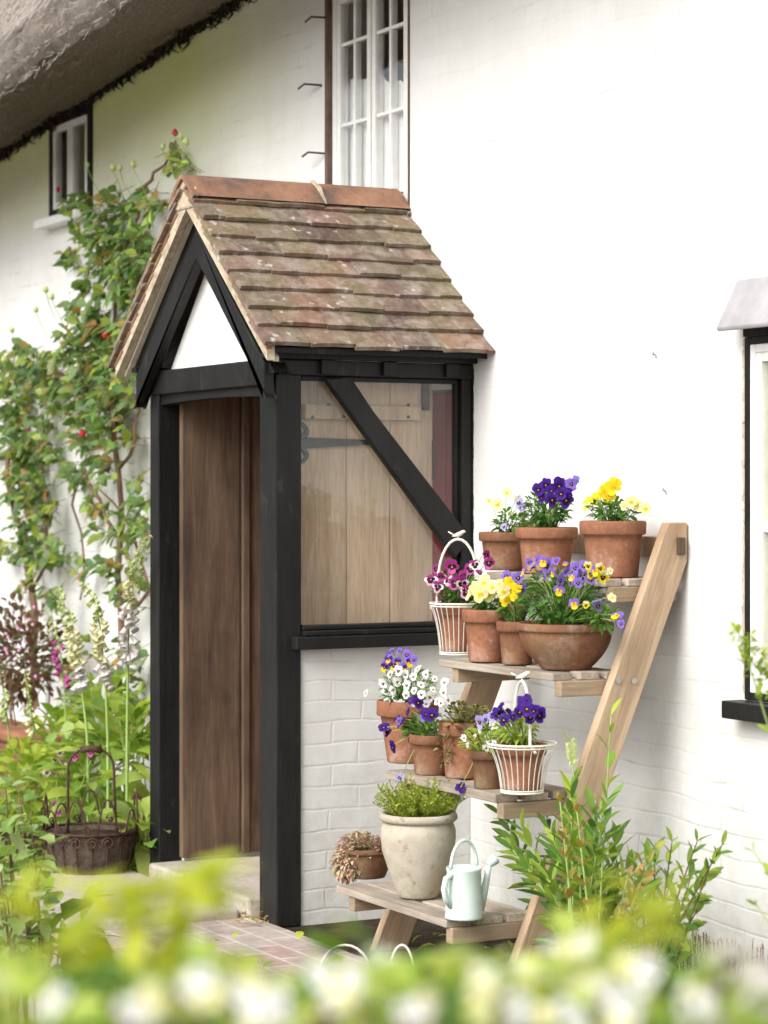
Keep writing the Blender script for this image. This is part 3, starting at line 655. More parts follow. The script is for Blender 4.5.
# two plank leaves folded inwards
def leafdoor(x, y0, y1, z0, z1, mat, boards, label, face):
    mb = MB(); n = len(boards)-1
    for i in range(n):
        a, b2 = y0+(y1-y0)*boards[i], y0+(y1-y0)*boards[i+1]
        mb.box((x-.015, a+.0012, z0+U(0, .006)), (x+.015+U(-.003, .003), b2-.0012, z1))
    return mb.build('door', mat, porch, bevel=.004, label=label)
d1 = leafdoor(-1.035, -.722, -.09, .105, 1.955, M['door_dark'], [0, .40, .46, 1.0], 'dark brown plank leaf of the porch door', 1)
mb = MB(); mb.box((-1.0195, -.465, .108), (-1.006, -.432, 1.95)); mb.build('cover_strip', M['door_dark'], d1, bevel=.005)
d2 = leafdoor(-.155, -.692, -.085, .105, 1.95, M['door_light'], [0, .40, .70, 1.0], 'pale plank leaf of the porch door behind the glass', 1)
mb = MB(); a, b2 = PX(303, 404, -.13), PX(419, 421, -.13)
mb.box((-.1385, a.y, b2.z), (-.112, b2.y, a.z)); mb.build('batten', M['door_light'], d2, bevel=.005)
mb = MB()
for px, py in ((312, 417), (328, 404.5), (343, 417), (408, 405), (408, 417)):
    p = PX(px, py, -.1125); mb.tube([p, p+V((.006, 0, 0))], .006, 8)
mb.build('nail_heads', M['iron'], d2)
mb = MB(); hp = lambda px, py: PX(px, py, -.134)
a, b2, c, d = hp(296, 437), hp(372, 440), hp(372, 444.5), hp(296, 449)
mb.prism([a, b2, c, d], (.006, 0, 0))
for s_ in (1, -1):
    cc = []
    for k in range(13):
        t = k/12; an = -.3+t*4.2; r_ = 14-5*t
        cc.append(hp(297+ r_*math.sin(an)*.8, 443-s_*(4+13*t*.55+ 9*(1-math.cos(an))*.6)))
    mb.tube([p+V((.003, 0, 0)) for p in cc], [.011-.004*k/12 for k in range(13)], 6)
mb.build('strap_hinge', M['iron'], d2)
mb = MB(); a, b2 = PX(422.5, 382, -.13), PX(429.5, 410, -.13); mb.box((-.138, a.y, b2.z), (-.128, b2.y, a.z)); a, b2 = PX(433, 440, -.13), PX(437, 480, -.13); mb.box((-.138, a.y, b2.z), (-.128, min(b2.y, -.087), a.z)); mb.build('bolt', M['iron'], d2)
# stone step
step = MB(); step.box((-1.28, -1.75, -.03), (-.20, -.85, .042), .012); st_o = step.build('stone_step', M['stone'], bevel=.012)
tag(st_o, 'pale worn stone slab lying in front of the porch threshold', 'step')

# ================================================================== PLANT STAND
stand = thing('plant_stand', 'stepped wooden ladder stand carrying flowerpots against the white wall', 'plant stand', (.92, -.35, 0))
def legpoly(x):
    q1, q2 = PX(668, 524, 1.373), PX(584, 765, 1.373); sl_ = (q1.y-q2.y)/(q1.z-q2.z)
    fy = lambda z: q1.y-sl_*(q1.z-z)
    z0 = 0.0; wd = .125
    zt_ = 1.447; ye = min(fy(zt_)+wd, -.008); zc = zt_-max(.0, (fy(zt_)+wd)-(-.008))/sl_-.001
    return [V((x, fy(zt_), zt_)), V((x, ye, zt_)), V((x, ye, zc)), V((x, fy(z0)+wd, z0)), V((x, fy(z0), z0))]
for x in (1.335, .50):
    mb = MB(); mb.prism(legpoly(x), (.038, 0, 0)); lg = mb.build('leg', M['stand'], stand, bevel=.004)
    if x > 1:
        for px, py in ((617.5, 681), (633.5, 681), (592.5, 802)):
            p = PX(px, py, x+.038); mb = MB(); mb.tube([p, p+V((.005, 0, 0))], .010, 10); mb.build('bolt_head', M['steel'], lg)
shelves = {'A': (1.27, -.285, -.05), 'B': (.98, -.475, -.20), 'C': (.613, -.685, -.385), 'D': (.245, -.865, -.545)}
for k, (z, y0, y1) in shelves.items():
    mb = MB(); n = 3; wd = (y1-y0)/n
    for i in range(n):
        xa, xb = .575+U(-.012, .012), 1.325+U(-.012, .004)
        if i == 0: xa -= .0; xb -= .015
        mb.box((xa, y0+i*wd+.009, z-.026), (xb, y0+(i+1)*wd-.009, z+U(-.003, .003)), .0015)
    sh = mb.build('shelf', M['shelf'], stand, bevel=.003)
    for x in (1.29, .645):
        mb = MB(); mb.box((x, y0-.0+.02, z-.075), (x+.040, y1+.03, z-.0265)); mb.build('batten', M['batten'], sh, bevel=.003)
mb = MB(); mb.box((.54, -.045, 1.335), (1.333, -.012, 1.40)); mb.build('back_rail', M['stand'], stand, bevel=.004)
mb = MB(); a = PX(687, 546, 1.374); mb.box((1.370, -.05, 1.345), (1.385, -.022, 1.40)); mb.build('rail_end', M['door_dark'], stand, bevel=.004)

# ================================================================== FLOWERS AND POTS
def bloom_mesh(name, upper, side, lower, face, eye, blotch=.30, curl=0.0, double=False):
    mb = MB(); mats = [M['p_'+upper], M['p_'+side], M['p_'+lower], M['p_'+face], M['p_'+eye]]
    def petal(an, cd, ra, rb, z, mi, cup):
        mb.mi = mi; a = math.radians(an); d = V((math.cos(a), math.sin(a), 0)); e = V((-d.y, d.x, 0)); N = 11
        pts = [V((0, 0, .004))]; an += U(-9, 9); ra *= U(.85, 1.12); rb *= U(.85, 1.12); cup += U(-.16, .22); fl = U(-.10, .16); a = math.radians(an); d = V((math.cos(a), math.sin(a), 0)); e = V((-d.y, d.x, 0))
        for k in range(N):
            t = -math.pi*.86+1.72*math.pi*k/(N-1)
            rr = 1+.06*math.sin(5*t+an)
            p = d*(cd+ra*math.cos(t)*rr)+e*(rb*math.sin(t)*rr); L = p.length
            pts.append(p+V((0, 0, z+cup*L*L*1.0+fl*abs(math.sin(t))*L+.06*math.sin(4*t+an))))
        mb.add(pts, [(0, k+1, k+2) for k in range(N-1)])
    petal(62, .52, .48, .44, -.06, 0, -.05); petal(118, .52, .48, .44, -.09, 0, -.05)
    petal(172, .42, .44, .40, .0, 1, .08); petal(8, .42, .44, .40, .02, 1, .08)
    petal(270, .44, .46, .52, .05, 2, .10)
    if face != lower:
        mb.mi = 3
        for an, L in ((270, blotch*1.5), (172, blotch*1.25), (8, blotch*1.25)):
            a = math.radians(an); d = V((math.cos(a), math.sin(a), 0)); e = V((-d.y, d.x, 0))
            mb.add([V((0, 0, .075))]+[d*(L*math.cos(t)*.5+L*.5)+e*(L*.55*math.sin(t))+V((0, 0, .085+.1*L*L)) for t in [math.pi*(-.9+1.8*k/7) for k in range(8)]], [(0, k+1, k+2) for k in range(7)])
    mb.mi = 4
    mb.add([V((0, -.02, .12))]+[V((.12*math.cos(k*math.pi/3), -.03+.10*math.sin(k*math.pi/3), .10)) for k in range(6)], [(0, k+1, (k+1) % 6+1) for k in range(6)])
    me = bpy.data.meshes.new(name); me.from_pydata([tuple(p) for p in mb.v], [], mb.f)
    for x in mats: me.materials.append(x)
    me.polygons.foreach_set('material_index', mb.m); me.polygons.foreach_set('use_smooth', [True]*len(mb.f)); me.update()
    return me
BLV = []
for v_i in range(5):
    BL = {'deep': bloom_mesh('bloom', 'deep', 'deep', 'deep', 'face', 'eye', .34), 'violet': bloom_mesh('bloom', 'violet', 'violet', 'violet', 'face', 'eye', .26),
          'violetgold': bloom_mesh('bloom', 'violet', 'violet', 'yellow', 'eye', 'face', .40), 'duskgold': bloom_mesh('bloom', 'violet', 'deep', 'eye', 'face', 'eye', .30),
          'lilac': bloom_mesh('bloom', 'lilac', 'lilac', 'lilac', 'face', 'eye', .28), 'yellow': bloom_mesh('bloom', 'yellow', 'yellow', 'yellow', 'eye', 'eye', .22),
          'yellowwhite': bloom_mesh('bloom', 'cream', 'yellow', 'yellow', 'face', 'eye', .30), 'pale': bloom_mesh('bloom', 'pale', 'pale', 'pale', 'yellow', 'eye', .24),
          'cream': bloom_mesh('bloom', 'cream', 'cream', 'cream', 'yellow', 'eye', .26), 'white': bloom_mesh('bloom', 'white', 'white', 'white', 'face', 'eye', .22),
          'magenta': bloom_mesh('bloom', 'magenta', 'magenta', 'mag2', 'face', 'eye', .42), 'pinkwhite': bloom_mesh('bloom', 'magenta', 'white', 'pink', 'face', 'eye', .42),
          'whitedark': bloom_mesh('bloom', 'magenta', 'white', 'white', 'face', 'eye', .42)}
    BLV.append(BL)
BL = dict(BLV[0])
BL['blush'] = bloom_mesh('floret', 'blush', 'blush', 'blush', 'blush', 'cream'); BL['rosy'] = bloom_mesh('bloom', 'pink', 'pink', 'pink', 'pink', 'cream')
def face_rot(n, roll=0):
    n = n.normalized(); up = V((0, 0, 1)); x = up.cross(n)
    x = x.normalized() if x.length > 1e-4 else V((1, 0, 0)); y = n.cross(x)
    return Matrix((x, y, n)).transposed() @ Matrix.Rotation(roll, 3, 'Z')
def pot_profile(rb, rt, h, rim=.26, lip=.010, rimw=.008, bulge=0.0):
    hr = h*(1-rim); rm = rb+(rt-rimw-rb)*(hr/h)
    out = [(rb*.2, 0), (rb*.96, 0), (rb, .004)]
    for i in range(1, 6): t = i/5; out.append((rb+(rm-rb)*t+bulge*math.sin(math.pi*t), .004+(hr-.004)*t))
    out += [(rt-.003, hr+.003), (rt-.0005, hr+.007), (rt, h-.007), (rt-.002, h-.001), (rt-.007, h), (rt-.011, h-.004), (rt-.013, h-.03)]
    return out
def potted(name, label, px, base_y, z, rim_px, base_px, h_px, mat, profile=None, group='flowerpots on the plant stand', cat='potted plant', soil=True, tilt=0):
    p = PY(px, 500, base_y); t = depth(p); k = t/FP
    loc = V((p.x, base_y, z)); o = thing(name, label, cat, loc, group)
    rt, rb, h = rim_px*k/2, base_px*k/2, h_px*k
    mb = MB(); mb.lathe(profile(rb, rt, h) if profile else pot_profile(rb, rt, h), loc, 44, .035, random.random()*9); mb.build('pot', mat, o, smooth=True)
    mb = MB(); mb.disc(loc+V((0, 0, h-.022)), rt-.010, 24, .012); mb.build('soil', M['soil'], o)
    return o, loc, rt, h, t
def foliage(o, cx, cy, rx, ry, y, n, mat, L=(.022, .04), W=.45, name='foliage', dr=None, inner=.25, upb=.3, stems=True, base=None, droop=.3):
    c = PY(cx, cy, y); k = depth(c)/FP; ax, az = rx*k, ry*k; ay = dr if dr else ax*.8
    mb = MB()
    for i in range(n):
        while True:
            d = V((U(-1, 1), U(-1, 1), U(-1, 1)))
            if inner < d.length < 1: break
        p = c+V((d.x*ax, d.y*ay, d.z*az))
        out = (V((d.x, d.y, d.z*.6+upb))+V((U(-.5, .5), U(-.5, .5), U(-.4, .4)))).normalized()
        l_ = U(*L); mb.leaf(p-out*l_*.3, out, l_, l_*W*U(.8, 1.2), V((U(-.5, .5)+d.x*-.3, U(-.5, .5), 1)), droop, U(.1, .4), 3)
        if stems and i % 3 == 0:
            b = base if base is not None else c-V((0, 0, az)); b = V(b)+V((d.x*ax*.35, d.y*ay*.35, 0))
            mb.tube([b, (b+p)/2+V((U(-.01, .01), U(-.01, .01), .01)), p], .0014, 3, False)
    return mb.build(name, mat, o, smooth=True)
def blooms(o, kind, regs, y, size, dy=.04, base=None, stem=True, up=.25):
    """regs: (px, py) positions of single blooms; y: distance from the wall"""
    c0 = wl(o); mb = MB(); any_ = False
    for px, py in regs:
        yy = y+U(-dy, dy); p = PY(px, py, yy)
        outd = V((p.x-c0.x, p.y-c0.y, 0)); outd = outd.normalized() if outd.length > .01 else V((0, 0, 0))
        n = TOCAM*.75+outd*.45+V((0, -.25, up))+V((U(-.8, .8), U(-.8, .8), U(-.5, .5)))
        inst(random.choice(BLV)[kind], 'bloom', o, p, face_rot(n, U(-.45, .45)), size*random.choice((.8, 1.0, 1.1, 1.2, 1.35)))
        q = p-n.normalized()*.008
        if base is not None:
            b = V(base)+V((U(-.02, .02), U(-.02, .02), 0)); mb.tube([b, b*.45+q*.55+V((0, 0, .02)), q+V((0, 0, .008)), q], .0013, 4, False); any_ = True
    if any_: mb.build('stems', M['stem'], o)
def scat(x0, x1, y0, y1, n, mind=8):
    pts = []; tries = 0
    while len(pts) < n and tries < 4000:
        tries += 1; p = (U(x0, x1), U(y0, y1))
        u, v_ = (p[0]-(x0+x1)/2)/((x1-x0)/2), (p[1]-(y0+y1)/2)/((y1-y0)/2)
        if u*u+v_*v_ <= 1.05 and all((p[0]-q[0])**2+(p[1]-q[1])**2 > mind*mind for q in pts): pts.append(p)
    return pts
# --- top shelf
z = 1.272
o, l, rt, h, t = potted('potted_pansy', 'terracotta pot of pale cream and blue pansies at the left end of the top shelf', 505, -.15, z, 52, 40, 38, M['tc2'])
foliage(o, 512, 522, 22, 13, -.15, 120, M['lf_pansy'], base=l+V((0, 0, h-.02)))
blooms(o, 'cream', [(497, 505), (518, 500)], -.17, .024, .02, l+V((0, 0, h))); blooms(o, 'pale', [(489, 501), (507, 493)], -.17, .023, .02, l+V((0, 0, h))); blooms(o, 'lilac', [(504, 527), (521, 508)], -.24, .020, .01, l+V((0, 0, h)))
o, l, rt, h, t = potted('potted_pansy', 'wide terracotta pot of deep purple pansies in the middle of the top shelf', 546, -.20, z, 63, 46, 46, M['tc1'])
foliage(o, 546, 508, 32, 17, -.20, 260, M['lf_pansy'], base=l+V((0, 0, h-.02)))
blooms(o, 'deep', [(542, 498), (551, 491), (561, 494), (570, 487), (546, 485), (559, 486), (538, 490), (566, 500), (552, 500)], -.24, .024, .03, l+V((0, 0, h))); blooms(o, 'violet', [(575, 481), (571, 484)], -.24, .020, .02, l+V((0, 0, h)))
blooms(o, 'lilac', [(519, 503), (524, 507)], -.27, .020, .01)
o, l, rt, h, t = potted('potted_pansy', 'terracotta pot of bright yellow pansies at the right end of the top shelf', 613, -.185, z, 66, 50, 56, M['tc1'])
foliage(o, 613, 509, 30, 13, -.185, 190, M['lf_pansy'], L=(.025, .05), W=.3, base=l+V((0, 0, h-.02)))
blooms(o, 'yellow', [(604, 491), (613, 487), (596, 499), (608, 496), (588, 503)], -.21, .028, .03, l+V((0, 0, h))); blooms(o, 'pale', [(586, 508), (624, 506), (638, 506), (645, 509), (631, 502)], -.21, .022, .04, l+V((0, 0, h)))
# --- shelf B
z = .982
def basket(name, label, px, y, z, rim_px, base_px, h_px, hoop_h, hoop_px, ang, group='cream wire baskets on the plant stand'):
    p = PY(px, 500, y); k = depth(p)/FP; loc = V((p.x, y, z)); o = thing(name, label, 'basket', loc, group)
    rt, rb, h = rim_px*k/2, base_px*k/2, h_px*k
    mb = MB(); mb.ring(loc+V((0, 0, h)), rt, .004, 40); mb.ring(loc+V((0, 0, h-.009)), rt*.985, .0025, 40); mb.build('rim', M['wire'], o, smooth=True)
    mb = MB(); mb.ring(loc+V((0, 0, .005)), rb, .0035, 36); mb.ring(loc+V((0, 0, .012)), rb*1.01, .0025, 36)
    for j in range(6): a = j*math.pi/6; d = V((math.cos(a), math.sin(a), 0))*rb; mb.tube([loc-d+V((0, 0, .004)), loc+d+V((0, 0, .004))], .002, 4)
    mb.build('base', M['wire'], o, smooth=True)
    mb = MB()
    for j in range(26):
        a = 2*math.pi*j/26; d = V((math.cos(a), math.sin(a), 0)); pts = []
        for i in range(8):
            s_ = i/7; r_ = rb+(rt-rb)*(.35*s_+.65*s_**2.6); pts.append(loc+d*r_+V((0, 0, .005+(h-.005)*s_)))
        mb.tube(pts, .0016, 4)
    mb.build('wires', M['wire'], o, smooth=True)
    d = V((math.cos(ang), math.sin(ang), 0)); hw = hoop_px*k/2; hh = hoop_h*k
    pts = [loc+d*(rt*.98)*s0+V((0, 0, h-.02)) for s0 in (1,)]
    for i in range(17): a = math.pi*i/16; pts.append(loc+d*(hw*math.cos(a))+V((0, 0, h+hh*(math.sin(a)**.75))))
    pts.append(loc-d*(rt*.98)+V((0, 0, h-.02)))
    mb = MB(); mb.tube(pts, .005, 7); hd = mb.build('handle', M['wire'], o, smooth=True)
    top = loc+V((0, 0, h+hh))
    mb = MB()                                  # little bird finial
    prof = [(-.02, .001, 0), (-.012, .005, .002), (0, .0085, .005), (.010, .0075, .010), (.016, .0065, .015), (.022, .005, .016), (.027, .001, .015)]
    bd = V((.5, .85, 0)).normalized()
    mb.tube([top+bd*a+V((0, 0, .010+c_)) for a, b2, c_ in prof], [b2 for a, b2, c_ in prof], 8)
    mb.tube([top+V((0, 0, -.002)), top+V((0, 0, .010))], .0025, 5); mb.tube([top+bd*-.014+V((0, 0, .014)), top+bd*-.034+V((0, 0, .026))], [.004, .002], 5)
    mb.build('bird_finial', M['wire'], hd, smooth=True)
    return o, loc, h
basket('wire_basket', 'cream wire basket with tall hoop handle holding magenta pansies on the third shelf up', 458, -.345, z, 56, 36, 52, 64, 42, math.radians(62))
o, l, rt, h, t = potted('potted_pansy', 'terracotta pot of magenta and white pansies inside the upper wire basket', 458, -.345, z+.012, 42, 30, 49, M['tc1'])
foliage(o, 458, 590, 27, 14, -.345, 170, M['lf_pansy'], base=l+V((0, 0, h-.02)))
blooms(o, 'magenta', [(436, 569), (441, 577), (455, 583), (463, 576), (489, 563), (445, 572), (452, 567), (470, 569), (486, 555)], -.38, .022, .03, l+V((0, 0, h))); blooms(o, 'pinkwhite', [(431, 580), (449, 581), (462, 584), (438, 587), (466, 592)], -.41, .022, .02, l+V((0, 0, h))); blooms(o, 'whitedark', [(475, 565), (480, 573)], -.41, .022, .02, l+V((0, 0, h)))
o, l, rt, h, t = potted('potted_primrose', 'terracotta pot of pale yellow primroses beside the upper wire basket', 487, -.40, z, 50, 37, 52, M['tc1'])
foliage(o, 488, 601, 22, 11, -.40, 120, M['lf_pansy'], base=l+V((0, 0, h-.02)))
blooms(o, 'pale', [(476, 588), (484, 583), (492, 588), (480, 594), (489, 595), (499, 584), (503, 592), (471, 592)], -.45, .025, .02, l+V((0, 0, h)))
o, l, rt, h, t = potted('potted_viola', 'small terracotta pot of yellow violas squeezed beside the wide bowl', 517, -.38, z, 42, 30, 43, M['tc2'])
foliage(o, 516, 610, 20, 14, -.38, 120, M['lf_pansy'], L=(.018, .032), base=l+V((0, 0, h-.02)))
blooms(o, 'yellow', [(503, 594), (510, 590), (514, 597), (505, 601), (517, 588), (509, 583)], -.43, .022, .02, l+V((0, 0, h))); blooms(o, 'violet', [(513, 582), (521, 589), (518, 578), (506, 576)], -.42, .020, .02, l+V((0, 0, h)))
def bowl_prof(rb, rt, h):
    out = [(rb*.2, 0), (rb, 0), (rb+.003, .006)]
    for i in range(1, 9): t_ = i/8; out.append((rb+(rt-.004-rb)*math.sin(t_*math.pi/2)**.8, .006+(h*.82-.006)*t_))
    return out+[(rt+.002, h*.83), (rt+.003, h*.86), (rt+.002, h*.97), (rt-.003, h), (rt-.010, h-.004), (rt-.014, h-.03)]
o, l, rt, h, t = potted('potted_viola', 'wide terracotta bowl overflowing with violet and yellow violas', 566, -.345, z, 95, 50, 46, M['tc2'], bowl_prof)
foliage(o, 563, 597, 54, 29, -.345, 620, M['lf_pansy'], L=(.018, .040), W=.48, dr=.13, base=l+V((0, 0, h-.02)))
foliage(o, 600, 615, 22, 14, -.40, 90, M['lf_pansy'], L=(.018, .040), W=.48, name='trailing_foliage', base=l+V((0, 0, h-.02)))
blooms(o, 'violet', [(529, 562), (538, 560), (547, 566), (556, 561), (566, 572), (575, 568), (583, 576), (560, 580), (571, 583), (548, 573), (578, 583), (590, 580), (540, 574), (598, 606), (621, 624), (584, 566)], -.42, .019, .04, l+V((0, 0, h)))
blooms(o, 'violetgold', [(524, 571), (553, 573), (565, 564), (574, 604), (573, 577), (559, 591), (617, 616), (533, 568), (595, 571), (543, 562)], -.44, .019, .03, l+V((0, 0, h)))
blooms(o, 'yellowwhite', [(591, 574), (600, 568), (586, 605), (588, 566), (603, 577)], -.44, .017, .02, l+V((0, 0, h))); blooms(o, 'cream', [(610, 571), (612, 598)], -.43, .013, .02, l+V((0, 0, h)))
# --- shelf C
z = .616
o, l, rt, h, t = potted('potted_viola', 'terracotta pot heaped with white violas at the left back of the second shelf', 408, -.50, z, 62, 42, 62, M['tc1'])
foliage(o, 410, 691, 36, 26, -.50, 330, M['lf_pansy'], L=(.016, .034), W=.35, base=l+V((0, 0, h-.02)))
blooms(o, 'white', scat(378, 448, 668, 708, 34, 8), -.58, .0155, .03, l+V((0, 0, h))); blooms(o, 'duskgold', [(389, 659), (398, 661), (385, 667), (403, 668), (411, 662), (394, 665)], -.57, .019, .02, l+V((0, 0, h)))
blooms(o, 'violet', [(399, 651), (386, 657), (407, 655), (391, 652), (414, 660), (383, 664)], -.55, .018, .02, l+V((0, 0, h))); blooms(o, 'deep', [(411, 701), (418, 703)], -.60, .021, .01, l+V((0, 0, h)))
blooms(o, 'white', [(444, 690), (448, 700), (441, 703), (366, 693)], -.57, .0145, .02, l+V((0, 0, h)))
o, l, rt, h, t = potted('potted_pansy', 'small terracotta pot of dark purple pansies spilling over the second shelf', 431, -.60, z, 44, 34, 40, M['tc2'])
foliage(o, 424, 728, 26, 14, -.60, 190, M['lf_pansy'], base=l+V((0, 0, h-.02))); 
blooms(o, 'deep', [(396, 719), (384, 728), (393, 747), (426, 714), (401, 723), (388, 733), (432, 715), (408, 712)], -.68, .022, .02, l+V((0, 0, h)))
blooms(o, 'violet', [(399, 721), (424, 717)], -.68, .019, .02)
o, l, rt, h, t = potted('potted_herb', 'terracotta pot of olive and cream leaves in the middle of the second shelf', 463, -.55, z, 50, 36, 56, M['tc1'])
foliage(o, 466, 716, 32, 15, -.56, 230, M['lf_olive'], L=(.014, .028), W=.75, base=l+V((0, 0, h-.02)))
foliage(o, 444, 746, 8, 22, -.64, 34, M['lf_olive'], L=(.012, .022), W=.7, name='trailing_foliage', base=l+V((0, 0, h-.02)), dr=.03)
o, l, rt, h, t = potted('potted_bacopa', 'dark brown clay pot of small white flowers beside the lower wire basket', 489, -.62, z, 38, 30, 38, M['tc3'])
foliage(o, 485, 741, 29, 17, -.62, 250, M['lf_bright'], L=(.014, .028), W=.5, base=l+V((0, 0, h-.02)))
blooms(o, 'white', [(464, 738), (475, 736), (486, 748), (480, 731), (494, 743), (468, 745)], -.68, .010, .03, l+V((0, 0, h))); blooms(o, 'lilac', [(486, 719), (492, 717), (480, 722)], -.66, .018, .02, l+V((0, 0, h)))
basket('wire_basket', 'cream wire basket with narrow loop handle holding purple pansies on the second shelf', 522, -.60, z, 69, 42, 50, 62, 40, math.radians(-8))
o, l, rt, h, t = potted('potted_pansy', 'terracotta pot of deep purple pansies inside the lower wire basket', 522, -.60, z+.012, 50, 36, 46, M['tc1'])
foliage(o, 516, 727, 28, 17, -.60, 210, M['lf_bright'], L=(.02, .04), W=.35, base=l+V((0, 0, h-.02)))
blooms(o, 'deep', [(500, 709), (507, 714), (504, 720), (520, 712), (527, 709), (534, 711), (513, 717), (540, 715), (530, 717), (497, 714), (525, 703)], -.65, .023, .03, l+V((0, 0, h)))
# nodding bloom stalk
# --- shelf D
z = .247
def urn_prof(rb, rt, h):
    R = rt*1.0
    return [(rb*.2, 0), (rb, 0), (rb+.004, .006), (rb+(R-rb)*.30, h*.15), (rb+(R-rb)*.66, h*.36), (rb+(R-rb)*.92, h*.55), (R*.99, h*.70), (R*.985, h*.80), (R*.93, h*.875), (R*.90, h*.895),
            (R*.98, h*.905), (R*1.03, h*.93), (R*1.03, h*.97), (R*.99, h), (R*.88, h*.995), (R*.84, h*.95), (R*.83, h*.85)]
o, l, rt, h, t = potted('stone_urn', 'big weathered cream urn of lime green herbs on the bottom shelf', 418, -.735, z, 76, 38, 84, M['urn'], urn_prof, cat='urn')
foliage(o, 412, 812, 29, 13, -.735, 420, M['lf_thyme'], L=(.012, .022), W=.55, upb=.9, base=l+V((-.02, 0, h-.02)), droop=.0)
mb = MB()
for i in range(120):
    a, r_ = U(0, 6.28), rt*.95*math.sqrt(random.random()); b_ = l+V((math.cos(a)*r_*.6, math.sin(a)*r_*.6, h-.02)); hh = U(.05, .135)*(1.1-.35*r_/rt); e = b_+V((math.cos(a)*r_*.75+U(-.02, .02), math.sin(a)*r_*.75+U(-.02, .02), hh))
    mb.tube([b_, b_.lerp(e, .5)+V((U(-.006, .006), U(-.006, .006), .01)), e], .0012, 3, False)
    for j in range(14): f = .3+.7*j/13; q_ = b_.lerp(e, f); a2 = j*2.4; mb.leaf(q_, V((math.cos(a2), math.sin(a2), .8)), U(.010, .018), .009, None, .1, .2, 2)
mb.build('sprigs', M['lf_thyme'], o, smooth=True)
o, l, rt, h, t = potted('potted_sedum', 'low brown pot of reddish trailing sedum at the left of the bottom shelf', 366, -.70, z, 54, 38, 30, M['tc3'], bowl_prof)
foliage(o, 362, 847, 31, 15, -.71, 900, M['lf_succ'], L=(.012, .022), W=.6, upb=.3, base=l+V((0, 0, h-.02)))
foliage(o, 347, 862, 18, 20, -.77, 600, M['lf_succ'], L=(.012, .022), W=.6, name='trailing_foliage', upb=-.2, base=l+V((0, 0, h)))
# watering can
p = PY(464, 500, -.80); l = V((p.x, -.80, z)); k = depth(p)/FP
can = thing('watering_can', 'small pale mint enamel watering can with hooped handles on the bottom shelf', 'watering can', l)
mb = MB(); R0 = 19*k; H0 = 51*k
mb.lathe([(R0*.2, 0), (R0*1.0, 0), (R0*1.02, .004), (R0*.99, .012), (R0*.93, H0*.6), (R0*.90, H0*.9), (R0*.94, H0*.95), (R0*.93, H0), (R0*.88, H0-.002), (R0*.86, H0*.6), (R0*.2, H0*.55)], l, 36); mb.build('body', M['can'], can, smooth=True)
mb = MB(); d = V((.12, 1, 0)).normalized()
mb.tube([l+d*(R0*.9)+V((0, 0, .02)), l+d*(R0*1.15)+V((0, 0, .07)), l+d*(R0*1.32)+V((0, 0, .12)), l+d*(R0*1.42)+V((0, 0, H0+.000))], [.014, .012, .010, .009], 10)
sp_ = mb.build('spout', M['can'], can, smooth=True)
mb = MB(); e = l+d*(R0*1.42)+V((0, 0, H0)); mb.tube([e, e+d*.012+V((0, 0, .012)), e+d*.022+V((0, 0, .02)), e+d*.024+V((0, 0, .022))], [.009, .016, .018, .013], 12); mb.build('rose', M['can'], sp_, smooth=True)
mb = MB(); d3_ = V((-.2, .98, 0)).normalized(); pts = [l+d3_*(R0*.92*math.cos(a))+V((0, 0, H0-.004+.085*math.sin(a))) for a in [math.pi*i/14 for i in range(15)]]; mb.tube(pts, .0055, 7); mb.build('handle', M['can'], can, smooth=True)
mb = MB(); d2_ = V((.22, -.97, 0)).normalized(); pts = [l+d2_*R0*.9+V((0, 0, H0*.86)), l+d2_*R0*1.28+V((0, 0, H0*.82)), l+d2_*R0*1.42+V((0, 0, H0*.62)), l+d2_*R0*1.3+V((0, 0, H0*.42)), l+d2_*R0*.93+V((0, 0, H0*.26))]; mb.tube(pts, .0095, 8); mb.build('handle', M['can'], can, smooth=True)
# loose viola on the shelf edges
for (px, py, y, k_), lab in zip([(400, 778, -.70, 'lilac'), (461, 787, -.69, 'deep')], ['fallen lilac viola hanging at the left of the second shelf edge', 'nodding purple viola drooping over the second shelf edge']):
    p = PY(px, py, y); o = thing('fallen_viola', lab, 'flower', p); inst(BL[k_], 'bloom', o, p, face_rot(V((.6, -.6, .2)), 2.6), .021)
    mb = MB(); q = PY(px+14, py-28, y+.03); mb.tube([p, p*.5+q*.5+V((.01, 0, .01)), q], .0015, 4); mb.build('stem', M['stem'], o)

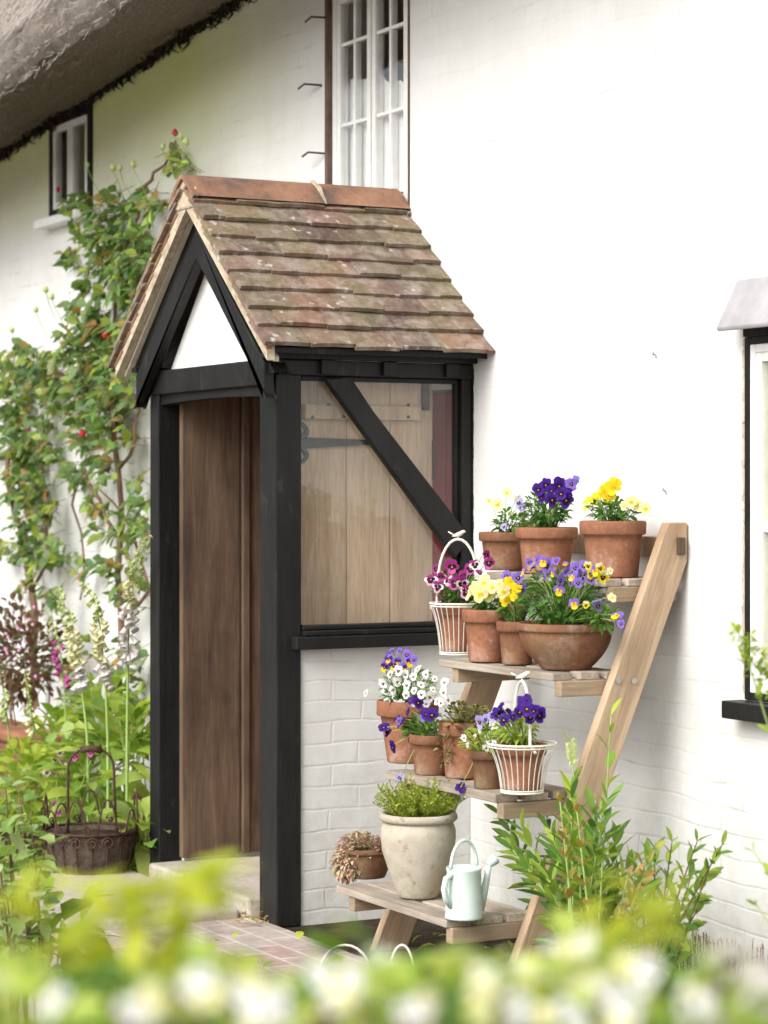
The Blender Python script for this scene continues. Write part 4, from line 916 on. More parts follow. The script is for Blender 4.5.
# ================================================================== GARDEN, LEFT
# climbing roses on the wall
def rose(name, label, canes, blobs, ytab, buds, dens=1.0, mat='lf_rose', lsz=(.045, .095), group='climbing roses on the wall'):
    c0 = PY(canes[0][0][0], 700, -.15); root = thing(name, label, 'climbing rose', V((c0.x, -.12, 0)), group)
    mb = MB()
    for cn in canes:
        pts = [PY(a, b, -.10-.04*math.sin(i*1.7)) for i, (a, b) in enumerate(cn)]
        pts2 = []
        for p, q in zip(pts, pts[1:]): pts2 += [p, (p+q)/2+V((U(-.02, .02), U(-.02, .02), 0))]
        pts2.append(pts[-1]); r0 = cn_r.get(id(cn), .011); n = len(pts2)
        mb.tube(pts2, [max(.003, r0*(1-.65*i/n)) for i in range(n)], 6)
    stem = mb.build('canes', M['cane'], root, smooth=True)
    mb = MB()
    for (cx, cy, rx, ry, n) in blobs:
        for i in range(int(n*dens)):
            while True:
                u, v_ = U(-1, 1), U(-1, 1)
                if u*u+v_*v_ < 1: break
            p = PY(cx+u*rx, cy+v_*ry, -.06-abs(random.gauss(.08, .09)))
            d = V((U(-1, 1), -.5+U(-.6, .3), U(-.6, .7))).normalized()
            s_ = U(.7, 1.0)
            for j in range(random.choice((3, 5))):
                dd = d if j == 0 else (d+V((U(-1.2, 1.2), U(-.6, .6), U(-1, 1)))).normalized()
                base = p-d*(.035*((j+1)//2)) if j else p
                L_ = U(*lsz)*s_; mb.leaf(base, dd, L_, L_*.68, V((U(-.5, .5), -.6, U(.3, 1))), U(.1, .5), U(.1, .35), 3)
            mb.mi = 1; mb.tube([p-d*.10, p], .0018, 3, False); mb.mi = 0
    mb.build('foliage', [M[mat], M['cane']], root, smooth=True)
    for (bx, by, sz, mk) in buds:
        p = PY(bx, by, -.22); mb = MB(); mb.lathe([(sz*.25, -sz), (sz*.75, -sz*.6), (sz, 0), (sz*.8, sz*.7), (sz*.35, sz*1.3), (0.0001, sz*1.45)], p, 9, .15, bx)
        bd = mb.build('rose_bud', M['p_'+mk], root, smooth=True)
        mb = MB(); mb.tube([p+V((0, 0, -sz*.9)), p+V((U(-.02, .02), .02, -.06)), p+V((U(-.04, .04), .06, -.14))], .002, 4)
        for j in range(4): a = j*1.6; mb.leaf(p+V((0, 0, -sz)), V((math.cos(a), math.sin(a), .6)), sz*1.7, sz*.6, None, 0, .1, 2)
        mb.build('bud_stalk', M['stem'], bd)
    return root
cn_r = {}
c1 = [(120, 760), (119, 680), (121, 610), (120, 540), (118, 470), (113, 410), (107, 350), (115, 290), (128, 240), (140, 195)]; cn_r[id(c1)] = .02
c2 = [(113, 410), (95, 400), (70, 380), (48, 360)]; c3 = [(120, 540), (100, 500), (85, 470), (72, 505), (84, 560), (80, 600)]
c4 = [(118, 470), (135, 440), (140, 410), (136, 395)]; c5 = [(121, 620), (150, 590), (140, 560), (126, 520), (100, 490)]
c6 = [(128, 240), (110, 235), (90, 245), (78, 300)]; c7 = [(140, 195), (152, 180), (165, 165), (176, 140)]; c8 = [(107, 350), (130, 330), (145, 290)]
rose('climbing_rose', 'tall climbing rose with red buds trained up the wall behind the porch', [c1, c2, c3, c4, c5, c6, c7, c8],
     [(120, 215, 34, 26, 46), (100, 250, 40, 30, 60), (125, 262, 30, 40, 64), (110, 310, 42, 36, 80), (90, 350, 40, 30, 56), (62, 372, 34, 26, 50), (95, 400, 34, 30, 62), (112, 370, 20, 40, 40),
      (100, 440, 34, 24, 40), (85, 480, 24, 26, 26), (112, 520, 28, 22, 22), (96, 560, 40, 16, 18), (136, 500, 12, 40, 18), (130, 590, 22, 24, 16), (150, 205, 20, 16, 14), (178, 166, 14, 7, 6), (172, 160, 8, 12, 5), (75, 205, 20, 12, 12), (128, 670, 18, 40, 26), (70, 660, 30, 40, 14)],
     None, [(87, 165, .012, 'lime'), (106, 335, .022, 'rosered'), (113, 168, .016, 'lime'), (133, 165, .016, 'lime'), (120, 168, .014, 'lime'), (175, 133, .014, 'rosered'), (163, 147, .014, 'lime'), (186, 142, .016, 'lime'), (181, 137, .014, 'lime'), (58, 190, .012, 'rosered'),
            (82, 435, .018, 'rosered'), (9, 402, .010, 'lime'), (46, 290, .015, 'lime'), (52, 297, .015, 'lime'), (36, 310, .014, 'lime'), (12, 330, .015, 'lime')])
k1 = [(30, 700), (33, 640), (32, 590), (26, 540), (12, 500), (8, 460), (20, 420), (15, 370)]; cn_r[id(k1)] = .024
k2 = [(32, 590), (48, 560), (40, 480), (45, 420)]
rose('climbing_rose', 'shorter dense climbing rose at the left edge under the small window', [k1, k2],
     [(22, 400, 32, 34, 80), (20, 450, 34, 30, 80), (30, 500, 28, 30, 60), (38, 545, 22, 26, 36), (8, 540, 14, 20, 14), (20, 360, 24, 18, 34), (40, 590, 24, 16, 12)], None,
     [(4, 360, .018, 'lime'), (28, 428, .016, 'mag2')])
# bronze pink shrub
def shrub(name, label, cat, c, rad, n, mat, L, W=.5, stems=8, base=None, upb=.4, droop=.3, group=None, smat='cane'):
    c = V(c); b = V(base) if base else V((c.x, c.y, 0)); root = thing(name, label, cat, b, group)
    mb = MB()
    for i in range(stems):
        e = c+V((U(-.7, .7)*rad[0], U(-.7, .7)*rad[1], U(0, .8)*rad[2])); mb.tube([b+V((U(-.04, .04), U(-.04, .04), 0)), b*.5+e*.5+V((U(-.05, .05), U(-.05, .05), 0)), e], [.006, .004, .002], 4)
    mb.build('stems', M[smat], root)
    mb = MB()
    for i in range(n):
        while True:
            d = V((U(-1, 1), U(-1, 1), U(-1, 1)))
            if .2 < d.length < 1: break
        f = .75+.5*noise.noise(V((d.x*2.3, d.y*2.3, d.z*2.3+c.x)))
        p = c+V((d.x*rad[0], d.y*rad[1], d.z*rad[2]))*f
        out = (d+V((0, 0, upb))+V((U(-.7, .7), U(-.7, .7), U(-.5, .5)))).normalized(); l_ = U(*L); mb.leaf(p, out, l_, l_*W*U(.8, 1.2), None, droop, U(.1, .4), 3)
    mb.build('foliage', M[mat], root, smooth=True)
    return root
p = PY(22, 655, -.35); o = shrub('bronze_shrub', 'bronze leaved shrub with pink flowers at the left edge of the garden', 'shrub', p, (.34, .22, .33), 700, 'lf_purple', (.04, .08), .45)
for i in range(16):
    q = PY(U(0, 45), U(605, 690), -.55+U(-.05, .05)); inst(BL['rosy'], 'bloom', o, q, face_rot(TOCAM+V((U(-.4, .4), U(-.4, .4), .3))), .009)
# foxgloves
def bell_mesh(mat):
    mb = MB(); mb.lathe([(.0015, .0), (.006, -.004), (.009, -.016), (.0095, -.028), (.0125, -.037), (.0160, -.042), (.0120, -.036), (.008, -.02)], (0, 0, 0), 9)
    mb.f = [f for f in mb.f if len(f) == 4]; me = bpy.data.meshes.new('bell'); me.from_pydata([tuple(p) for p in mb.v], [], mb.f); me.materials.append(M[mat]); me.polygons.foreach_set('use_smooth', [True]*len(mb.f)); return me
BELL = {k: bell_mesh('p_'+k) for k in ('cream', 'blush', 'mag2', 'lime')}
def foxglove(label, pts, y, nb, cols, bellstart=.1, bsz=1.0, leaves=9):
    w_ = [PY(a, b, y-.02*i) for i, (a, b) in enumerate(pts)]
    w_[0].z = max(.02, w_[0].z)
    base = V((w_[0].x, w_[0].y, 0)); root = thing('foxglove', label, 'foxglove', base, 'foxgloves beside the porch')
    pts_ = [base]+w_
    # smooth resample
    P_ = []
    for i in range(len(pts_)-1):
        for s_ in range(6):
            t_ = s_/6; P_.append(pts_[i].lerp(pts_[i+1], t_))
    P_.append(pts_[-1]); n = len(P_)
    for _ in range(3): P_ = [P_[0]]+[(P_[i-1]+P_[i]*2+P_[i+1])/4 for i in range(1, n-1)]+[P_[-1]]
    mb = MB(); mb.tube(P_, [.0075*(1-.75*i/n) for i in range(n)], 6); mb.build('stem', M['stem'], root, smooth=True)
    L_ = n-1
    for i in range(nb):
        f = i/(nb-1); u = (bellstart+(1-bellstart)*f); k = min(int(u*L_), L_-1); q = P_[k].lerp(P_[k+1], u*L_-k)
        a = U(-1.5, 1.5); side = (TOCAM*math.cos(a)+V((RX, RY, 0))*math.sin(a)); sc_ = bsz*(1.12-.74*f**1.3)*U(.9, 1.1)
        kind = cols[min(len(cols)-1, int(f*len(cols)))]
        nrm = (V((0, 0, 1))*(1-.5*f)-side*(.75)).normalized()
        inst(BELL[kind], 'bell', root, q+side*.008, face_rot(nrm, U(0, 6)) if abs(nrm.z) < .999 else None, sc_)
    mb = MB()
    for i in range(leaves):
        a = U(0, 6.28); l_ = U(.16, .30)*bsz**.5; zz = U(.05, .45)*(i/leaves); d = V((math.cos(a), math.sin(a), U(.3, 1.1))); mb.leaf(base+V((0, 0, zz))+d*.01, d, l_, l_*.34, None, .45, .3, 6)
    mb.build('foliage', M['lf_fox'], root, smooth=True)
foxglove('tall foxglove with creamy blush bells arching against the porch post', [(127, 740), (128, 660), (129, 610), (133, 570), (150, 535)], -.80, 64, ['blush', 'blush', 'cream', 'lime', 'lime'], .42, 1.05)
foxglove('foxglove with cream bells curving left, middle of the garden group', [(108, 745), (106, 690), (102, 645), (98, 610), (84, 582)], -.80, 56, ['blush', 'cream', 'cream', 'lime', 'lime'], .44, 1.0)
foxglove('slim foxglove with pale blush bells left of the middle one', [(88, 740), (82, 690), (76, 650), (70, 620), (58, 588)], -.80, 56, ['blush', 'cream', 'cream', 'lime', 'lime'], .44, 1.0)
foxglove('foxglove with small magenta bells on a thin dark stem', [(67, 745), (65, 700), (62, 660), (56, 630), (47, 608)], -.66, 18, ['mag2', 'mag2', 'lime', 'lime'], .5, .85)
foxglove('short budding foxglove with pale green tips', [(36, 745), (33, 720), (29, 695), (24, 670)], -.70, 18, ['cream', 'lime', 'lime'], .4, .8)
foxglove('short foxglove leaning at the far left of the garden', [(10, 745), (7, 715), (3, 690), (-2, 665)], -.70, 14, ['lime', 'lime'], .5, .8)
# mixed bed foliage around foxgloves
for lab, px, py, y, r_, n, mt, L_, W in (
        ('lush mound of broad light green leaves between foxgloves and porch', 128, 745, -.62, (.20, .16, .20), 90, 'lf_fox', (.12, .24), .36),
        ('bright green leafy clump under the middle foxgloves', 88, 770, -.75, (.26, .16, .18), 90, 'lf_fox', (.10, .20), .36),
        ('yellow green leafy plant at the left edge behind the iron basket', 25, 775, -.80, (.26, .16, .17), 120, 'lf_bright', (.07, .15), .4),
        ('dark leafed plant at the foot of the porch corner', 144, 830, -.78, (.10, .10, .15), 40, 'lf_fox', (.10, .18), .5),
        ('pale green leafy plant between the foxglove stems near the wall', 100, 712, -.40, (.34, .12, .16), 110, 'lf_fox', (.09, .18), .38),
        ('yellow green broad leaves filling the bed beside the terracotta trough', 62, 735, -.52, (.22, .12, .14), 80, 'lf_bright', (.10, .18), .36),
        ('orange tinged strappy plant beside the porch post', 140, 745, -.45, (.14, .12, .14), 60, 'lf_copper', (.08, .15), .14)):
    shrub('garden_plant', lab, 'plant', PY(px, py, y), r_, n, mt, L_, W, stems=6, group='leafy plants in the left bed', smat='stem', upb=.7, droop=.4)
p = PY(62, 745, -.66)
for px, py in ((56, 752), (68, 760), (62, 772), (50, 760)):
    pass
# dianthus sprig
q = PY(58, 765, -.85); o = thing('dianthus', 'small white and magenta garden flowers behind the iron basket', 'flower', V((q.x, q.y, 0)))
for a, b2, kd in ((55, 760, 'whitedark'), (62, 764, 'whitedark'), (47, 773, 'whitedark'), (75, 757, 'magenta'), (91, 753, 'magenta'), (60, 752, 'pinkwhite'), (55, 805, 'magenta'), (59, 813, 'magenta')): inst(BL[kd], 'bloom', o, PY(a, b2, -.86), face_rot(TOCAM+V((U(-.3, .3), 0, .3))), .02)
mb = MB()
for i in range(8): e = PY(U(48, 92), U(755, 790), -.86); mb.tube([V((q.x+U(-.05, .05), q.y, 0)), e], .002, 4)
mb.build('stems', M['stem'], o)
# terracotta trough
p0, p1 = PY(-30, 750, -.42), PY(42, 737, -.42); o = thing('trough', 'long terracotta trough half hidden behind the foxgloves', 'trough', V(((p0.x+p1.x)/2, -.42, 0)))
mb = MB(); mb.box((p0.x, -.50, .0), (p1.x, -.30, p1.z-.05)); mb.build('body', M['tc2'], o, bevel=.02)
mb = MB(); mb.box((p0.x-.02, -.52, p1.z-.05), (p1.x+.02, -.28, p1.z+.015)); mb.build('rim', M['tc1'], o, bevel=.02)
# brick edging seen by the post
o = thing('brick_edging', 'low stack of dark red bricks behind the porch corner', 'edging', (-1.75, -.45, 0)); mb = MB()
for r_ in range(3):
    for i in range(4): a0 = -2.25+i*.225+(r_ % 2)*.11; mb.box((a0, -.5, r_*.075), (a0+.215, -.40, r_*.075+.068), .003)
mb.build('bricks', M['tc2'], o, bevel=.004)
# iron planter basket
pc = V((-1.50, -1.02, 0)); pc = PZ(91, 878, .012); R1 = 45*depth(pc)/FP; k = depth(pc)/FP
o = thing('iron_planter', 'rusty scrollwork iron basket planter with tall handle on the ground', 'planter', pc)
hb = 48*k; prof = [(R1*.5, .0), (R1*.72, .012), (R1*.88, hb*.35), (R1*.97, hb*.7), (R1, hb), (R1*.93, hb-.005), (R1*.8, hb-.03)]
mb = MB(); mb.lathe(prof, pc, 40, .06, 3); mb.build('liner', M['coir'], o, smooth=True)
mb = MB(); mb.disc(pc+V((0, 0, hb-.02)), R1*.9, 24, .02); mb.build('soil', M['soil'], o)
mb = MB(); mb.ring(pc+V((0, 0, hb+.002)), R1+.006, .006, 36); mb.ring(pc+V((0, 0, .02)), R1*.78, .005, 30)
def scroll(mb, c, ax, up, r, turns=1.3, rad=.0035, flip=1):
    pts = []
    for i in range(15): t_ = i/14; a = turns*2*math.pi*t_; rr = r*(1-.7*t_); pts.append(c+ax*(flip*rr*math.cos(a))+up*(rr*math.sin(a)))
    mb.tube(pts, rad, 5)
for j in range(18):
    a = 2*math.pi*j/18; d = V((math.cos(a), math.sin(a), 0)); tn = V((-d.y, d.x, 0))
    c = pc+d*(R1+.006)+V((0, 0, hb-.03)); scroll(mb, c, tn, V((0, 0, 1)), .026, 1.4, .0035, 1 if j % 2 else -1)
    mb.tube([pc+d*(R1*.8)+V((0, 0, .02)), pc+d*(R1*.95)+V((0, 0, hb*.45)), pc+d*(R1+.006)+V((0, 0, hb))], .003, 4)
    if j % 2 == 0:
        c = pc+d*(R1+.002); hh = .04+.10*(1 if j % 4 == 0 else .5)
        pts = [c+tn*(s_*.045)+V((0, 0, hb+hh*(1-(abs(s_))**2.2))) for s_ in [-1, -.8, -.55, -.3, 0, .3, .55, .8, 1]]; mb.tube(pts, .004, 5)
        scroll(mb, c+tn*.045+V((0, 0, hb+.02)), tn, V((0, 0, 1)), .02, 1.3, .0035)
mb.build('scrollwork', M['rust'], o, smooth=True)
mb = MB(); d = V((RX, RY, 0)); hh = 82*k; hw = 23*k
pts = [pc-d*hw+V((0, 0, hb-.02)), pc-d*hw+V((0, 0, hb+hh*.6))]+[pc-d*(hw*math.cos(a))+V((0, 0, hb+hh*.72+hh*.28*math.sin(a)**.8)) for a in [math.pi*i/12 for i in range(13)]]+[pc+d*hw+V((0, 0, hb+hh*.6)), pc+d*(hw+.01)+V((0, 0, hb-.02))]
mb.tube(pts, .0055, 7); hd = mb.build('handle', M['rust'], o, smooth=True)
mb = MB(); mb.tube([pc-d*hw*.45+V((0, 0, hb+hh*.97)), pc+V((0, 0, hb+hh)), pc+d*hw*.45+V((0, 0, hb+hh*.97))], .013, 8); mb.build('grip', M['rust'], hd, smooth=True)
# ground cover and grass (uncountable)
mb = MB()
for i in range(2600):
    x, y = U(-4.2, .9), U(-3.3, -.05)
    if (-1.35 < x < .45 and y > -1.85) : continue
    if x > -.3 and y < -.4 and random.random() < .85: continue
    l_ = U(.03, .09); a = U(0, 6.28); mb.leaf((x, y, U(.0, .10)), (math.cos(a), math.sin(a), U(.2, 1.4)), l_, l_*.55, None, .4, .2, 3)
gc = mb.build('ground_cover', M['lf_bright'], smooth=True); tag(gc, 'low bright green ground cover filling the bed left of the porch', 'ground cover', None, 'stuff')
mb = MB()
for i in range(1500):
    t_ = random.random()
    if i < 900: x, y = random.gauss(-.9, .25), random.gauss(-1.72, .13)
    elif i < 1200: x, y = random.gauss(-.25, .3), random.gauss(-1.95, .12)
    else: x, y = U(-1.8, -1.3), U(-2, -.9)
    l_ = U(.06, .16); a = U(0, 6.28); mb.leaf((x, y, .0), (math.cos(a)*.35, math.sin(a)*.35, 1), l_, .006, None, .35*U(.3, 1.5), .2, 4)
gr = mb.build('grass', M['grass'], smooth=True); tag(gr, 'tufts of fresh grass along the edge of the stone step', 'grass', None, 'stuff')
mb = MB()
for i in range(36):
    p = PZ(U(240, 268), U(908, 925), .03); l_ = U(.015, .035); mb.leaf(p+V((0, 0, U(0, .01))), (U(-1, 1), U(-1, 1), .2), l_, l_*.6, None, .2, .4, 3)
lt = mb.build('leaf_litter', M['lf_copper']); tag(lt, 'dry leaves gathered at the corner of threshold and step', 'leaf litter', None, 'stuff')

# ================================================================== RIGHT CLUMP
def lance_clump(label, shoots, mat, Lr, W, name='leafy_perennial', group=None, base=None, cat='plant', stem='stem', whorl=2, step=.03, droop=.35):
    root = thing(name, label, cat, base, group); ms_ = MB(); ml = MB()
    for (b, e, bend) in shoots:
        b, e = V(b), V(e); n = max(4, int((e-b).length/step)); pts = []
        for i in range(n+1): t_ = i/n; pts.append(b.lerp(e, t_)+V((0, 0, bend*math.sin(math.pi*t_)))+V((0, 0, 0)))
        ms_.tube(pts, [.0045*(1-.6*i/n) for i in range(n+1)], 5)
        for i in range(max(1, int(n*.18)), n+1):
            d = (pts[i]-pts[i-1]).normalized(); f = i/n
            for k_ in range(whorl):
                a = i*1.9+k_*math.pi*2/whorl; o1 = d.orthogonal().normalized(); o2 = d.cross(o1)
                out = (o1*math.cos(a)+o2*math.sin(a))*(1.0-.35*f)+d*(.55+.5*f); l_ = U(*Lr)*(1-.35*f)
                ml.leaf(pts[i], out, l_, l_*W*U(.8, 1.2), d, droop*U(.2, 1.2)*(1-.6*f), U(.2, .5), 4)
    ms_.build('stems', M[stem], root, smooth=True); ml.build('foliage', M[mat], root, smooth=True)
    return root
b0 = PY(600, 985, -.55); b0.z = .0
tops = [(505, 815), (512, 850), (525, 832), (540, 800), (552, 842), (566, 822), (580, 850), (595, 815), (606, 800), (618, 838), (632, 862), (645, 858), (575, 790), (548, 880), (600, 860), (588, 835), (530, 872), (620, 880), (570, 870)]
sh = [(b0+V((U(-.10, .10), U(-.08, .08), 0)), PY(a+U(-4, 4), b2, -.55+U(-.14, .10)), .03) for a, b2 in tops]
lance_clump('dense clump of lance shaped green leaves at the foot of the stand', sh, 'lf_lily', (.09, .15), .25, base=b0, whorl=2)
b1 = PY(650, 985, -.40); b1.z = 0
sh = [(b1+V((U(-.05, .05), U(-.05, .05), 0)), PY(a, b2, -.40+U(-.1, .1)), .02) for a, b2 in ((672, 842), (697, 842), (722, 845), (712, 862), (690, 880), (655, 850), (668, 890), (700, 905), (640, 870))]
lance_clump('dark stemmed shrubby shoots with glossy leaves spreading right along the wall', sh, 'lf_lily', (.06, .11), .30, name='shrub_shoots', base=b1, stem='cane', cat='shrub', step=.045)
b2_ = PY(588, 985, -.62); b2_.z = 0
r_ = lance_clump('tall pale flowering spire rising through the leafy clump', [(b2_, PY(572, 745, -.62), .0), (b2_+V((.03, 0, 0)), PY(611, 715, -.60), .0)], 'lf_bright', (.08, .13), .30, name='flower_spire', base=b2_, whorl=1, step=.05)
mb = MB()
for cx_, cy_ in ((572, 745),):
    for i in range(60): p = PY(cx_-5+10*random.random(), cy_+U(-2, 22), -.62+U(-.012, .012)); mb.leaf(p, (U(-.6, .6), U(-.6, .6), 1), .02, .010, None, .1, .3, 2)
mb.build('flower_buds', M['p_lime'], r_)
b3 = PY(590, 985, -.70); b3.z = 0
sh = [(b3+V((U(-.1, .1), 0, 0)), PY(a, c, -.70+U(-.05, .05)), .02) for a, c in ((560, 802), (577, 812), (566, 828), (655, 850), (640, 862), (628, 876), (648, 872))]
lance_clump('young copper and yellow tinted shoots among the green clump', sh, 'lf_copper', (.05, .08), .42, name='copper_shoots', base=b3, step=.055)
b4 = PY(700, 945, -.12); o = thing('heather', 'low rusty pink heather growing at the wall foot', 'heather', V((b4.x, -.14, 0)))
mb = MB(); mc = MB()
for i in range(280):
    x, y = b4.x+U(-.16, .34), -.16+U(-.10, .08); hgt = U(.08, .20); tp2 = V((x+U(-.02, .02), y+U(-.02, .02), hgt)); mb.tube([(x, y, 0), tp2], .0018, 3)
    for j in range(9): mc.leaf(tp2-V((0, 0, j*.008)), (U(-1, 1), U(-1, 1), .8), .012, .006, None, .1, .3, 2)
mb.build('stems', M['cane'], o); mc.build('flowers', M['lf_succ'], o)
# sprig in front of the right window
b5 = PT(905, 900, 5.6); b5.z = 0
r_ = lance_clump('flowering sprig reaching in from the right edge before the window', [(b5, PT(739, 634, 5.4), .0), (b5+V((.02, .02, 0)), PT(754, 852, 5.5), .05), (b5, PT(757, 906, 5.5), .03)], 'lf_bright', (.04, .07), .35, name='flowering_sprig', base=b5, whorl=2, step=.08)
mb = MB()
for i in range(130):
    f = random.random(); p = PT(739+f*36, 634+f*56, 5.4); mb.leaf(p+V((U(-.02, .02), U(-.02, .02), U(-.02, .02))), (U(-1, 1), U(-1, 1), U(-.4, 1)), .026, .013, None, .1, .3, 2)
mb.build('flower_buds', M['lf_bright'], r_)
# white wire hoops by the stand foot
for i, (px, lab) in enumerate(((345, 'white wire hoop stuck in the ground left of the stand foot'), (402, 'narrow white wire hoop beside the stand leg'))):
    g0 = PT(px, 985, 7.2); g0.z = 0; d = V((RX, RY, 0)); hw = (.075, .035)[i]
    mb = MB(); mb.tube([g0-d*hw]+[g0-d*(hw*math.cos(a))+V((0, 0, .10+.085*math.sin(a))) for a in [math.pi*j/12 for j in range(13)]]+[g0+d*hw], .004, 6)
    tag(mb.build('wire_hoop', M['wire'], smooth=True), lab, 'hoop', 'white wire hoops')

# trees across the garden, mirrored in the panes
for i, (x, y, h, lab) in enumerate(((-12, -17, 6.0, 'round garden tree across the lawn from the cottage'), (-19, -15, 7.0, 'taller leafy tree at the far end of the lawn'), (-5, -19, 5.0, 'small bushy tree opposite the porch'), (16, -8, 5.5, 'leafy tree behind the photographer'))):
    o = thing('garden_tree', lab, 'tree', V((x, y, 0)), 'trees across the lawn'); mb = MB(); mb.tube([(x, y, 0), (x+.1, y, h*.35), (x-.1, y+.1, h*.7)], [.2, .15, .06], 9)
    for j in range(7): a_ = j*.9; mb.tube([(x, y, h*(.3+.05*j)), (x+math.cos(a_)*h*.2, y+math.sin(a_)*h*.2, h*(.5+.05*j))], [.07, .02], 5)
    mb.build('trunk', M['bark'], o, smooth=True); mb = MB()
    cl = [(V((random.gauss(0, .2)*h, random.gauss(0, .2)*h, U(.4, .92)*h)), U(.08, .16)*h) for _ in range(26)]
    for c_, r_ in cl:
        for k_ in range(70):
            d = V((random.gauss(0, 1), random.gauss(0, 1), random.gauss(0, 1))).normalized(); mb.leaf(V((x, y, 0))+c_+d*r_*U(.6, 1), d+V((U(-.6, .6), U(-.6, .6), 0)), U(.18, .32), .16, None, .3, .2, 2)
    mb.build('crown', M['tree'], o)

# ================================================================== NEAR PLANTS
# rose shoots at the lower left, before the iron basket
b6 = PT(20, 1000, 6.6); b6.z = 0; o = thing('rose_bush', 'young rose bush with pale green rounded leaves at lower left', 'rose bush', b6)
ms_ = MB(); ml = MB()
for a, c in ((6, 790), (18, 778), (30, 815), (-14, 790), (8, 830), (28, 860), (45, 850), (20, 905), (36, 895), (-8, 810), (4, 870), (-20, 850)):
    e = PT(a, c, 6.6+U(-.3, .3)); bb = b6+V((U(-.1, .1), U(-.1, .1), 0)); pts = [bb.lerp(e, i/8)+V((0, 0, .05*math.sin(i/8*3.14))) for i in range(9)]; ms_.tube(pts, [.005-.0004*i for i in range(9)], 5)
    for i in range(3, 9):
        for k_ in range(4): d = V((U(-1, 1), U(-1, 1), U(-.2, .6))); l_ = U(.04, .075); ml.leaf(pts[i]+d*.03, d, l_, l_*.66, V((U(-.3, .3), U(-.3, .3), 1)), .3, .25, 3)
ms_.build('stems', M['cane'], o, smooth=True); ml.build('foliage', M['lf_hedge'], o, smooth=True)
p = PT(52, 925, 6.9); shrub('dock_plant', 'broad dark leaved plant with one pale leaf below the rose bush', 'plant', V((p.x, p.y, p.z)), (.20, .14, .09), 26, 'lf_fox', (.12, .20), .5, stems=4, smat='stem')
# the blurred flowering hedge nearest the camera
def near(px, py, t): return PT(px, py, t)
m = NT('hedge_foliage'); fc = m.mix(0.62, m.island(), m.ramp(m.noise(13, 2, 0.5), [(0.36, 0.0), (0.64, 1.0)]))
hc = m.ramp(fc, [(0.12, (0.07, 0.17, 0.04)), (0.33, (0.20, 0.36, 0.06)), (0.52, (0.42, 0.54, 0.10)), (0.70, (0.62, 0.66, 0.20)), (0.88, (0.76, 0.78, 0.62))])
m.fin(hc, 0.45, None, 0.35); tr = m.n('BsdfTranslucent'); m.l(m.mix(1.0, hc, (1.3, 1.25, 0.5), 'MULTIPLY'), tr.inputs[0]); ms = m.n('MixShader'); ms.inputs[0].default_value = .4
m.l(m.b.outputs[0], ms.inputs[1]); m.l(tr.outputs[0], ms.inputs[2]); m.l(ms.outputs[0], m.out.inputs[0]); M['hedge'] = m.mat
hb_ = PT(384, 1024, 1.7); hedge = thing('flowering_hedge', 'low hedge with white and pink blossom running across the foreground', 'hedge', V((hb_.x, hb_.y, 0)))
ms_ = MB(); ml = MB(); my_ = MB()
def hedge_top(px): return lerp_tab([(-300, 940), (0, 975), (90, 985), (150, 972), (260, 985), (340, 975), (470, 972), (560, 960), (640, 962), (700, 985), (760, 1000), (1100, 1000)], px)+10*math.sin(px*.05)+8*math.sin(px*.13)
for i in range(2600):
    t_ = U(1.7, 2.5); px = U(-250, 1020); py = hedge_top(px)+6+abs(random.gauss(0, 95))+U(-24, 10)
    if py > 1700: continue
    p = near(px, py, t_); d = V((U(-1, 1), U(-1, 1), U(-.2, 1))); l_ = U(.03, .056); ml.leaf(p, d, l_, l_*.58, None, .3, .3, 3)
for (px, py, n, sp) in ((208, 882, 14, 15), (180, 900, 12, 16), (125, 900, 16, 20), (150, 935, 18, 28), (650, 905, 12, 14), (620, 930, 12, 20), (60, 950, 12, 25), (15, 900, 14, 18)):
    my_ = MB(); t_ = U(1.9, 2.2); e0 = near(px, py, t_); b = near(px+U(-60, 60), 1500, t_); ms_.tube([b, b.lerp(e0, .6)+V((U(-.01, .01), U(-.01, .01), 0)), e0], [.004, .003, .001], 5)
    for j in range(n):
        p = near(px+random.gauss(0, sp), py+random.gauss(0, sp*.6), t_+U(-.08, .08)); d = V((U(-1, 1), U(-1, 1), U(-.2, .6))); l_ = U(.03, .05); my_.tube([e0, p], .0012, 3, False); my_.leaf(p, d, l_, l_*.6, None, .3, .3, 3)
    my_.build('young_shoot', M['lf_yellow'], hedge, smooth=True)
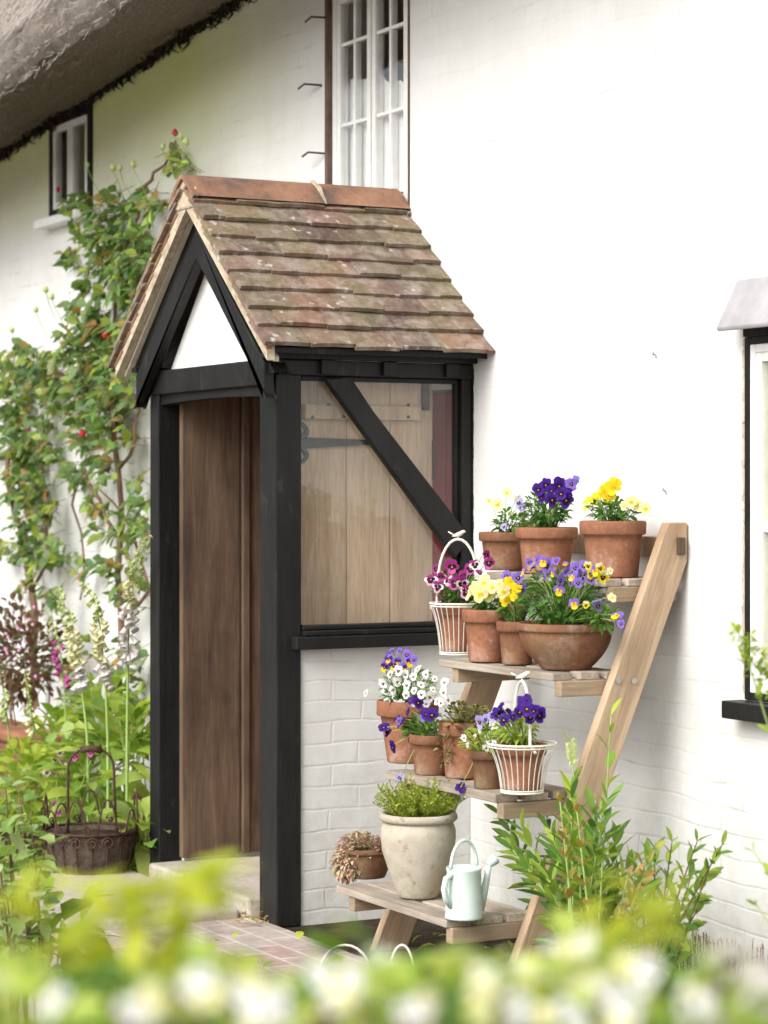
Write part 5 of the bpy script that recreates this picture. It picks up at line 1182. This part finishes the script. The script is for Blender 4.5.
for i in range(60):
    px = U(-250, 1000); t_ = U(1.5, 2.0); e = near(px, hedge_top(px)+U(10, 50), t_); b = V((e.x+U(-.15, .15), e.y+U(-.15, .15), 0)); ms_.tube([b, b.lerp(e, .5)+V((U(-.05, .05), U(-.05, .05), 0)), e], [.008, .006, .002], 5)
ms_.build('stems', M['cane'], hedge); ml.build('foliage', M['hedge'], hedge, smooth=True);
for px, py, t_, s_ in ((20, 985, 1.7, .016), (180, 990, 1.6, .015), (225, 985, 1.7, .016), (335, 970, 1.7, .018), (352, 990, 1.6, .016), (440, 990, 1.6, .016), (480, 965, 1.7, .016), (500, 1005, 1.5, .014), (520, 972, 1.8, .016), (590, 990, 1.6, .016), (640, 975, 1.7, .018), (655, 985, 1.7, .017), (560, 1008, 1.6, .016), (270, 1000, 1.6, .014), (120, 1000, 1.6, .014), (395, 965, 1.8, .014), (690, 1005, 1.6, .014), (60, 1005, 1.6, .014), (410, 1010, 1.5, .014), (300, 975, 1.8, .013), (150, 1010, 1.5, .018), (540, 990, 1.6, .018), (250, 1015, 1.5, .018), (620, 1005, 1.5, .018), (460, 1015, 1.5, .018), (90, 985, 1.7, .016), (370, 965, 1.8, .016), (570, 965, 1.8, .016)):
    if random.random() < .6: continue
    for j in range(3): inst(BL['white'] if j % 3 else BL['cream'], 'blossom', hedge, near(px+U(-20, 20), py+U(-16, 16), t_+U(-.03, .03)), face_rot(TOCAM+V((U(-.4, .4), U(-.4, .4), .5))), s_*.60)
o = thing('pink_hydrangea', 'pale pink flower heads at the lower right corner of the foreground', 'flowering shrub', V(tuple(PT(760, 1024, 1.8))[:2]+(0,)))
mb = MB(); b = wl(o)
for px, py in ((735, 985), (770, 1000), (748, 1020), (790, 1010), (715, 1015)):
    e = PT(px, py, 1.8); mb.tube([b, e], .005, 5)
    for j in range(26):
        d = V((random.gauss(0, 1), random.gauss(0, 1), random.gauss(0, 1))).normalized()
        inst(BL['blush'], 'floret', o, e+d*.03, face_rot(d+V((0, 0, .01))), .012)
mb.build('stems', M['stem'], o)
